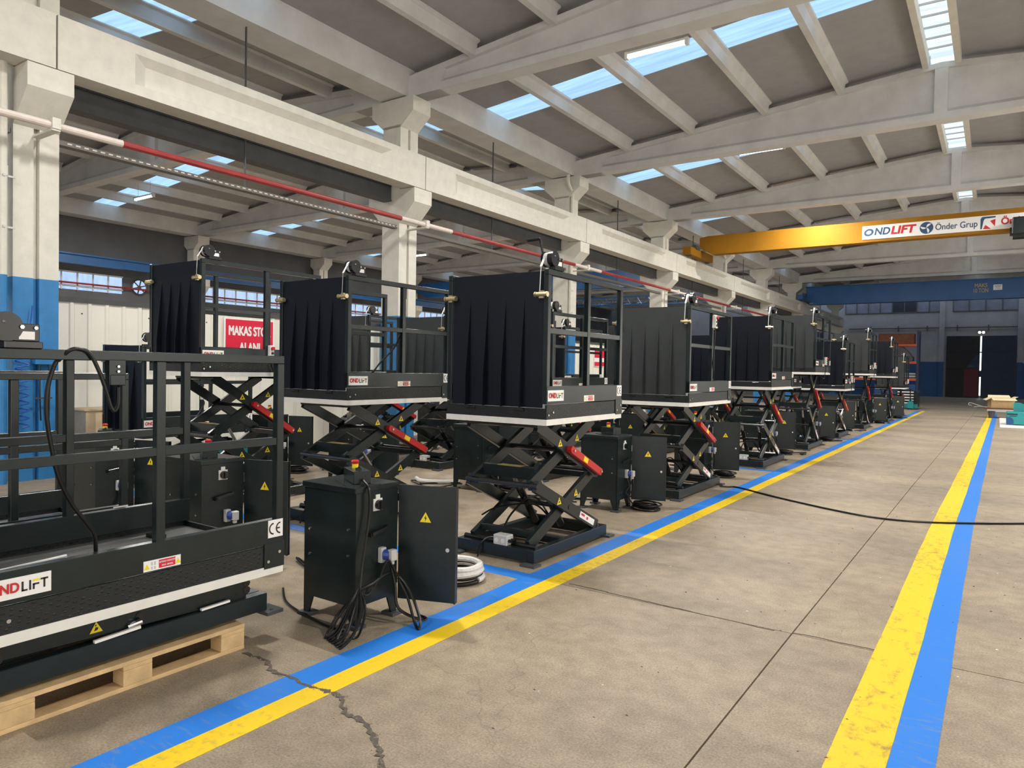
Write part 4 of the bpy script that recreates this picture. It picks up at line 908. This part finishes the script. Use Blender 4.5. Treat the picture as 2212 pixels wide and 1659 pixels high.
# =================================================================== pipes and trays along the columns
rp = tag(empty('fire_pipe', (-10.1, 0, 4.62)), 'red painted pipe with pale stretches running along the column corbels', 'pipe')
for k in range(-1, 8):
    y = yk(k)
    obj('red_length', lambda: MB().cyl((0,.85,0),(0,BAY-.75,0),.048,12), M['pipe_red'], rp, (0,y,0), key='pred', smooth=False)
    obj('pale_length', lambda: MB().cyl((0,-.76,0),(0,.86,0),.05,12), M['pipe_pale'], rp, (0,y,0), key='ppale')
    obj('pipe_clamp', lambda: MB().box(-.498,.06,-.05,.05,-.075,-.05).box(-.07,.075,-.05,.05,-.05,.085), M['cream'], rp, (0,y+.0,0), key='pclamp')
tr = tag(empty('cable_tray', (-10.72, 0, 4.56)), 'grey perforated cable tray between columns under the red pipe', 'cable tray')
for k in range(-1, 7):
    y = yk(k)
    obj('tray_length', lambda: MB().box(-.07,.07,.29,BAY-.29,-.01,0).box(.06,.07,.29,BAY-.29,0,.055).box(-.07,-.06,.29,BAY-.29,0,.055), M['tray'], tr, (0,y,0), key='tray')
    obj('tray_cables', lambda: MB().cyl((0,.29,.02),(0,BAY-.29,.02),.02,6).cyl((.03,.29,.015),(.03,BAY-.29,.02),.014,6), M['rubber'], tr, (0,y,0), key='trayc')
    obj('hanger_rod', lambda: MB().box(-.012,.012,-.012,.012,0,2.9), M['dgrey'], tr, (0,y+BAY*.45,0), key='trayrod')
def slots():
    mb = MB()
    for i in range(60): mb.box(.0702,.0715,.4+i*.11,.46+i*.11,.018,.036)
    return mb
tag(obj('tray_slots', slots, M['pipe_pale'], tr, (0, yk(0), 0)), kind='stuff')
for k, dy0 in ((0, -.42), (2, -.20), (4, -.2), (-1, -.42)):
    dp = tag(empty('drain_pipe', (-10.53, yk(k)+dy0, 0)), f'white drain pipe with blue base fixed to the {ORD[k+1] if k >= 0 else "unseen"} column', 'pipe', 'drain pipes on the columns')
    if k in (2, 4):
        obj('pipe_length', MB().cyl((0,0,2.69),(0,0,6.75),.055,12), M['cream'], dp); obj('pipe_bend', MB().tube([(0,0,6.74),(0,-.02,6.86),(.02,-.28,7.05),(.02,-.30,7.3)], .055, 10, 5), M['cream'], dp)
    else: obj('pipe_length', MB().cyl((0,0,2.69),(0,0,7.3),.055,12), M['cream'], dp)
    obj('pipe_base', MB().cyl((0,0,0),(0,0,2.69),.056,12), M['col_blue'], dp)
    obj('pipe_socket', MB().cyl((0,0,3.95),(0,0,4.08),.062,12), M['cream'], dp)
    for z in (3.3, 3.95, 5.4): obj('pipe_clip', lambda: MB().box(-.12,.07,-.015,.015,-.015,.015).box(0,.02,0,.14,-.012,.012), M['lgrey'], dp, (0,0,z), key='pclip')

# =================================================================== things by the first column
ah = tag(empty('air_hose', (-10.50, 4.06, .72)), 'blue spiral air hose hanging on the blue column base', 'hose')
n = 10*10
obj('spiral', MB().tube([(.02+.02*math.cos(t*2*math.pi/10), .085*math.sin(t*2*math.pi/10), 1.0*t/n) for t in range(n+1)], .009, 5, 1), M['coil_blue'], ah)
obj('supply_line', MB().tube([(.02,.0,1.0),(-.02,.1,1.3),(-.03,.14,1.6)], .009, 5, 4), M['coil_blue'], ah)
ho = tag(empty('hose_hanger', (-10.55, 4.34, 1.0)), 'dark tool hanger with air fittings on the blue column base', 'hanger')
obj('bracket', MB().box(-.04,.06,-.12,.12,.55,.70), M['col_blue'], ho); obj('drop_line', MB().tube([(.05,-.06,.55),(.06,-.07,.2),(.05,-.05,-.2)], .010, 6, 4).tube([(.05,.04,.55),(.06,.05,.3),(.05,.04,-.35)], .010, 6, 4), M['rubber'], ho)
obj('tool_cross', MB().bar((.06,-.12,.1),(.06,.08,.1),.02,.02), M['dgrey'], ho)
cr_ = tag(empty('wooden_crate', (-10.36, 4.95, 0), math.radians(0)), 'grey and tan plywood crate standing before the partition', 'crate')
obj('crate_side', MB().box(-.30,.20,-.26,-.24,0,.93), M['crate_grey'], cr_); obj('crate_front', MB().box(.20,.22,-.26,.26,0,.93), M['plywood'], cr_)
obj('crate_back', MB().box(-.30,.20,.24,.26,0,.93).box(-.32,-.30,-.26,.26,0,.93), M['plywood'], cr_); obj('crate_lid', MB().box(-.33,.24,-.28,.28,.93,.95), M['plywood'], cr_)
obj('corner_strip', MB().box(.18,.225,-.268,-.26,0,.93), M['crate_grey'], cr_)
bn = tag(obj('teal_tub', MB().prism([(-.28,.0),(.28,.0),(.32,.30),(-.32,.30)], 'y', -.25, .25), M['teal'], None, (-10.3, 6.85, .0)), 'dark teal plastic tub on the floor before the partition', 'tub')

# =================================================================== hoses and cables on the floor
hc = tag(empty('hose_coil', (-3.33, 4.2, 0)), 'coiled hose wrapped in white film on the floor beside the first cabinet', 'hose')
def coil(nj, r0, z0, th, sq=1.0):
    mb = MB(); rr = random.Random(5)
    for j in range(nj):
        ra = r0+rr.uniform(-.012, .012)
        mb.tube([(ra*math.cos(t*math.pi/6)*sq, ra*math.sin(t*math.pi/6), z0+j*.036+rr.uniform(-.004,.004)) for t in range(12)], th, 8, 3, True)
    return mb
obj('hose_turns', coil(3, .185, .018, .016), M['rubber'], hc); obj('film_wrap', coil(2, .178, .082, .024), M['film'], hc)
obj('film_wrap', MB().tube([(.19*math.cos(t), .19*math.sin(t), .03) for t in [i*.3 for i in range(9)]], .022, 8, 2), M['film'], hc)
tag(obj('floor_cable', MB().tube([(-3.14,9.78,.02),(-3.05,9.86,.012),(-2.91,9.89,.012),(-2.3,9.45,.012),(-1.54,9.0,.012),(-1.03,8.82,.012),(-.59,8.92,.012),(-.18,9.17,.012),(.29,9.54,.012),(1.2,10.4,.012),(2.5,11.2,.012)], .011, 6, 8), M['rubber']), 'long black cable lying across the aisle between the painted lines', 'cable')
rf = random.Random(21)
spots = [(-4.3,3.9),(-4.5,7.6),(-6.3,6.4),(-6.4,7.4),(-8.2,6.1),(-8.3,7.6),(-4.5,11.2),(-6.4,10.9),(-4.3,14.8),(-3.2,14.95),(-3.15,18.6),(-3.15,22.3),(-3.0,26.6),(-2.9,30.6)]
for i, (x, y) in enumerate(spots):
    pts = []
    for t in range(7): pts.append((x+rf.uniform(-.4,.4)*(1 if i < 9 else .45), y+rf.uniform(-.35,.35)*(1 if i < 9 else .6), .011+.012*(t % 2)))
    lb = ['loose cable tangle behind the first cabinet with draped bundle', 'loose cable tangle behind the second cabinet of the aisle row', 'loose cable tangle beside the first cabinet of the third row', 'loose cable tangle before the second lift of the third row', 'loose cable tangle beside the first cabinet of the fourth row', 'loose cable tangle before the second lift of the fourth row',
          'loose cable tangle behind the third cabinet of the aisle row', 'loose cable tangle beside the second cabinet of the third row', 'loose cable tangle behind the fourth cabinet of the aisle row'][i] if i < 9 else f'loose cable heap on the aisle side of the {ORD[i-6]} cabinet of the aisle row'
    tag(obj('floor_cable', MB().tube(pts, .009, 6, 6), M['rubber']), lb, 'cable', 'loose cables between the lifts')
tag(obj('wrapped_hose', MB().tube([(-6.75,7.55,.03),(-6.55,7.42,.03),(-6.3,7.5,.03),(-6.1,7.7,.03)], .03, 8, 6), M['film']), 'white film wrapped hose on the floor behind the second row', 'hose')

# =================================================================== overhead cranes
def crane(name, Y, z0, z1, xa, xb, matl, label, wd=.22):
    r = tag(empty(name, (0, Y, 0)), label, 'crane')
    obj('girder', MB().prism([(xa,z1-.05),(xa+.35,z1),(xb-.35,z1),(xb,z1-.05),(xb,z0+.28),(xb-.5,z0),(xa+.5,z0),(xa,z0+.28)], 'y', -wd, wd), matl, r)
    for x in (xa-.12, xb+.12):
        e = obj('end_carriage', MB().box(x-.16,x+.16,-1.3,1.3,6.16,6.46), matl, r)
        for y in (-1.05, 1.05): obj('wheel', MB().cyl((x-.06,y,6.18),(x+.06,y,6.18),.1,14), M['dgrey'], e)
        obj('drive_motor', MB().cyl((x+.1,-.8,6.5),(x+.1,-.35,6.5),.11,10), M['dgrey'], e)
    return r
oc = crane('overhead_crane', 27.98, 6.27, 7.0, -9.95, 7.9, M['orange'], 'orange overhead crane girder with white sponsor sign across the hall')
yS = -.222
bd = obj('crane_sign', MB().box(-4.055, 3.4, yS-.02, yS, 6.36, 6.83), M['label_white'], oc)
yT = yS-.0225
def letter_o():
    mb = MB(); n = 28; vs = []
    for ro in ((.150, .130), (.080, .066)):
        for i in range(n):
            t = 2*math.pi*i/n; z = ro[1]*math.sin(t); vs.append((-3.845+ro[0]*math.cos(t)+.18*z, yT-.002, 6.60+z))
    return mb.add(vs, [(i, (i+1) % n, n+(i+1) % n, n+i) for i in range(n)])
obj('sign_lettering', letter_o, M['ink_navy'], bd)
obj('sign_lettering', text_mb('ND', .25, 'y', (-3.68, yT, 6.60), shear=.18, bold=.03, fit=.47, align='LEFT'), M['ink_navy'], bd)
obj('sign_lettering', text_mb('LIFT', .27, 'y', (-3.17, yT, 6.60), shear=.18, bold=.042, fit=.74, align='LEFT'), M['ink_red'], bd)
def disc(cx, cz, r0, n=28): return MB().prism([(cx+r0*math.cos(2*math.pi*i/n), cz+r0*math.sin(2*math.pi*i/n)) for i in range(n)], 'y', yT-.001, yT+.002)
obj('round_emblem', disc(-2.09, 6.597, .2), M['ink_navy'], bd)
def swoosh():
    mb = MB()
    for j in range(3):
        a = math.radians(95+120*j); P = []
        for t in range(9):
            u = t/8; rad = .19*u; an = a-.9*u*u; P.append((rad*math.cos(an), rad*math.sin(an)))
        Q = []
        for t in range(9):
            u = 1-t/8; rad = .19*u; an = a-.9*u*u-(1.25*(1-u)*u+.75*(1-u)); Q.append((rad*math.cos(an), rad*math.sin(an)))
        mb.prism([(-2.09+p[0], 6.597+p[1]) for p in P+Q[:-1]], 'y', yT-.003, yT-.0012)
    return mb
obj('emblem_swirl', swoosh, M['label_white'], bd)
obj('sign_lettering', text_mb('Önder Grup', .215, 'y', (-1.84, yT, 6.585), bold=.008, fit=1.18, align='LEFT'), M['ink_navy'], bd)
def corner():
    mb = MB(); n = 8; P = [(-.57,6.40)]
    P += [(-.57,6.72),(-.55,6.77),(-.51,6.795),(-.16,6.795),(-.17,6.745)]
    P += [(-.42,6.735)]+[(-.42-.07*math.sin(math.pi/2*i/n), 6.735-.10*(1-math.cos(math.pi/2*i/n))) for i in range(1,n+1)]
    P += [(-.53,6.40)]
    return mb.prism(P, 'y', yT-.001, yT+.002)
obj('corner_emblem', corner, M['ink_navy'], bd)
obj('emblem_triangle', MB().prism([(-.50,6.40),(-.28,6.39),(-.43,6.53)], 'y', yT-.001, yT+.002).prism([(-.31,6.65),(-.165,6.70),(-.175,6.46)], 'y', yT-.001, yT+.002), M['ink_red'], bd)
obj('sign_lettering', text_mb('Önder', .225, 'y', (-.02, yT, 6.60), bold=.028, fit=.73, align='LEFT'), M['ink_red'], bd)
ht = obj('hoist_trolley', MB().box(.27,1.35,-.75,-.26,6.08,6.62), M['black'], oc, bevel=.03)
obj('hoist_motor', MB().cyl((.22,-.5,6.2),(.6,-.5,6.2),.14,12).box(.30,1.2,-.70,-.30,5.98,6.08), M['black_gloss'], ht)
obj('hoist_hook', MB().cyl((.8,-.5,6.0),(.8,-.5,5.2),.015,6).box(.72,.88,-.56,-.44,5.0,5.2), M['dgrey'], ht)
bc = crane('overhead_crane', 47.25, 5.94, 6.98, -9.96, 7.9, M['crane_blue'], 'dark blue overhead crane girder reading MAKS 10 TON before the end wall')
obj('flange', MB().box(-9.8,7.6,-.30,.30,5.90,5.95).box(-10.0,7.8,-.28,.28,6.97,7.02), M['crane_blue'], bc)
obj('stencil_lettering', text_mb('MAKS', .23, 'y', (-.85, -.232, 6.64), bold=.012, xs=.75), M['stencil'], bc)
obj('stencil_lettering', text_mb('10 TON', .23, 'y', (-.86, -.232, 6.36), bold=.012, xs=.66), M['stencil'], bc)
pl_ = obj('load_plate', MB().box(-.28,.12,-.24,-.225,6.37,6.66), M['label_white'], bc)
obj('load_plate_text', text_mb('5 TON', .06, 'y', (-.08,-.2425,6.43), bold=.01).box(-.24,.08,-.2425,-.242,6.575,6.60).box(-.20,.04,-.2425,-.242,6.51,6.535), M['ink'], pl_)
lc = crane('overhead_crane', 33.2, 5.85, 6.72, -29.4, -11.9, M['crane_blue'], 'blue overhead crane girder in the neighbouring hall behind the columns')
ft = tag(empty('crane_walkway', (0, yk(5), 0)), 'thin blue lattice walkway in the neighbouring hall', 'walkway')
obj('chord', MB().box(-29.94,-11.53,-.04,.04,5.62,5.7).box(-29.94,-11.53,-.04,.04,6.12,6.2), M['crane_blue'], ft)
for i in range(25):
    x = -29.5+i*.72; obj('lattice_bar', lambda: MB().bar((0,0,5.66),(.36,0,6.16),.04,.04).bar((.36,0,6.16),(.72,0,5.66),.04,.04), M['crane_blue'], ft, (x,0,0), key='lattice')

# =================================================================== far end: rack, pallet truck, frames
rk = tag(empty('storage_rack', (-3.85, 48.3, 0)), 'blue and orange pallet rack standing before the end wall', 'rack')
for x in (0, -2.75, -5.5):
    for y in (-.45, .45): obj('upright', lambda: MB().box(-.06,.06,-.05,.05,0,4.25), M['rack_blue'], rk, (x,y,0), key='upright')
for z in (1.38, 2.38, 3.40):
    for x in (-2.75, -5.5):
        for y in (-.47, .47): obj('beam', lambda: MB().box(.06,2.69,-.025,.025,-.07,.07), M['rack_orange'], rk, (x,y,z), key='rbeam')
def goods(nm, c, s, m_, lb, cat): tag(obj(nm, MB().box(-s[0]/2,s[0]/2,-s[1]/2,s[1]/2,0,s[2]), M[m_], None, c, bevel=.03), lb, cat)
M['rust'] = mat('rust_brown_goods', (0.17, 0.06, 0.03), .8, noise=.25, nscale=6)
goods('brown_bale', (-5.0,48.3,3.475), (1.9,.8,.62), 'rust', 'rust brown bale on the top shelf of the rack', 'bale')
goods('wrapped_bundle', (-4.75,48.3,2.455), (1.3,.8,.28), 'dgrey', 'dark wrapped bundle on the middle rack shelf', 'bundle')
tag(obj('covered_heap', MB().prism([(-.6,0),(.6,0),(.35,.35),(.05,.62),(-.3,.4)], 'y', -.35, .35), M['dgrey'], None, (-4.75,48.3,2.735)), 'dark covered heap resting on the wrapped bundle', 'heap')
for i in range(4):
    tag(obj('profile_bundle', lambda: MB().box(-1.0,1.0,-.4,.4,0,.05).box(-1.0,1.0,-.42,-.40,.05,.075), M['lgrey' if i % 2 else 'dgrey'], None, (-4.95,48.3,1.455+.0755*i), key=('prof', i % 2)), f'flat steel profile on the lower rack shelf, {ORD[i]} from the bottom', 'profile', 'profiles on the rack')
goods('blue_crate', (-5.0,48.3,0), (2.2,.9,1.1), 'wall_blue', 'dark blue crate on the floor under the rack', 'crate')
pt = tag(empty('pallet_truck', (-3.35, 38.6, 0)), 'teal hand pallet truck carrying stacked dark frames', 'pallet truck')
obj('pump_body', MB().box(-.12,.12,-.1,.12,.05,.36).cyl((0,0,.36),(0,0,.5),.07,10), M['teal'], pt, bevel=.01)
for s in (-1, 1): obj('fork', MB().box(s*.2-.08,s*.2+.08,.12,1.3,.07,.12), M['teal'], pt)
obj('fork_bridge', MB().box(-.28,.28,.08,.2,.07,.25), M['teal'], pt)
for s in (-1, 1): obj('wheel', MB().cyl((s*.06-.03,0,.06),(s*.06+.03,0,.06),.06,12), M['dgrey'], pt)
obj('handle', MB().bar((0,-.05,.4),(0,-.35,.95),.04,.04).bar((-.15,-.36,.97),(.15,-.36,.97),.03,.03), M['black'], pt)
for i in range(6):
    f_ = tag(empty('steel_frame', (-3.55, 39.5, .125+i*.13)), f'black steel frame with white edge, {ORD[i]} from the bottom on the teal pallet truck', 'steel frame', 'stacked steel frames')
    obj('frame', lambda: MB().box(-.45,-.38,-.7,.7,0,.1).box(.38,.45,-.7,.7,0,.1).box(-.38,.38,-.7,-.62,0,.1).box(-.38,.38,.62,.7,0,.1), M['black'], f_, key='sfr')
    obj('white_edge', lambda: MB().box(-.38,.3,-.712,-.70,.02,.07), M['alu'], f_, key='sfe')
    obj('stacking_pad', lambda: MB().box(-.43,-.40,-.6,.6,.1,.13).box(.40,.43,-.6,.6,.1,.13), M['dgrey'], f_, key='sfp')

# =================================================================== right edge: trolley with carton, teal machine
bo = tag(obj('white_board', MB().box(.12,2.0,27.4,33.4,0,.035), M['label_white'], None, bevel=.01), 'white board lying on the floor under the teal machine', 'board')
tm = tag(empty('teal_machine', (1.16, 29.1, .036)), 'teal steel machine base with black vents on the white board', 'machine')
def tbody():
    P = [(-.86,0),(-.86,.12)]
    return MB().box(-.86,1.0,-.45,.45,.02,.42)
obj('machine_body', tbody, M['teal'], tm, bevel=.012)
obj('rear_guard', MB().prism([(-.66,.42),(1.0,.42),(1.0,.58),(-.2,.60),(-.48,.72),(-.66,.72)], 'y', .36, .42), M['teal'], tm)
obj('arched_recess', MB().prism([(-.86,.0),(-.86,.26)]+[(-.80+.14*math.sin(t*math.pi/12), .12+.14*math.cos(t*math.pi/12)) for t in range(7)]+[(-.66,.0)], 'y', -.458, -.45), M['wall_blue'], tm)
obj('vent_slot', MB().box(-.84,-.56,-.456,-.45,.335,.375).box(-.78,-.58,-.456,-.45,.285,.305), M['ink'], tm)
obj('side_hatch', MB().box(-.08,.3,-.456,-.45,.16,.33), M['wall_blue'], tm)
for i, (x, m_) in enumerate(((-.35,'dgrey'),(-.05,'lgrey'),(.3,'rust'))): obj('machine_part', MB().box(x,x+.22,-.25,.2,.42,.48), M[m_], tm, bevel=.01)
ty = tag(empty('trolley', (.22, 34.25, 0)), 'low wheeled trolley with scrap wood top under the carton', 'trolley')
obj('trolley_top', MB().box(-.62,.55,-.42,.42,.33,.385), M['rust'], ty); obj('side_board', MB().box(-.5,.5,-.44,-.42,.24,.34), M['lgrey'], ty)
for x in (-.38, .42):
    for y in (-.33, .33): obj('wheel', MB().cyl((x-.03,y,.1),(x+.03,y,.1),.1,14).box(x-.02,x+.02,y-.02,y+.02,.1,.33), M['dgrey'], ty)
obj('wire_scrap', MB().tube([(-.5,-.3,.40),(-.75,-.35,.46),(-.98,-.33,.54),(-1.1,-.3,.56),(-1.12,-.3,.48),(-1.02,-.3,.46)], .012, 6, 5).tube([(-.5,-.2,.42),(-.8,-.2,.42),(-.95,-.25,.40)], .010, 6, 4), M['lgrey'], ty)
bk = tag(empty('black_bucket', (-.13, 33.62, 0)), 'small black bucket on the floor in front of the trolley', 'bucket')
obj('bucket_body', MB().cyl((0,0,0),(0,0,.26),.09,16,.125), M['dgrey'], bk); obj('bucket_rim', MB().tube([(.125*math.cos(t*math.pi/8),.125*math.sin(t*math.pi/8),.26) for t in range(16)], .010, 6, 1, True), M['black_gloss'], bk)
cb = tag(empty('carton', (.17, 34.25, .387), math.radians(12)), 'open brown cardboard carton with spread flaps on the trolley', 'box')
obj('carton_body', MB().box(-.39,.39,-.30,-.292,0,.40).box(-.39,.39,.292,.30,0,.40).box(-.39,-.382,-.29,.29,0,.40).box(.382,.39,-.29,.29,0,.40).box(-.38,.38,-.29,.29,.0,.008), M['card'], cb)
for i, P in enumerate((((-.39,-.30,.40),(.39,-.30,.40),(.43,-.48,.31),(-.36,-.48,.31)), ((-.39,-.30,.40),(-.39,.30,.40),(-.56,.30,.32),(-.56,-.30,.30)), ((.39,-.30,.40),(.39,.30,.40),(.50,.30,.46),(.50,-.30,.46)), ((-.39,.30,.40),(.39,.30,.40),(.36,.44,.50),(-.36,.44,.50)))):
    obj('flap', MB().add(list(P)+[(a,b,c-.006) for a,b,c in P], [(0,1,2,3),(4,7,6,5),(0,4,5,1),(1,5,6,2),(2,6,7,3),(3,7,4,0)]), M['card_in'], cb)
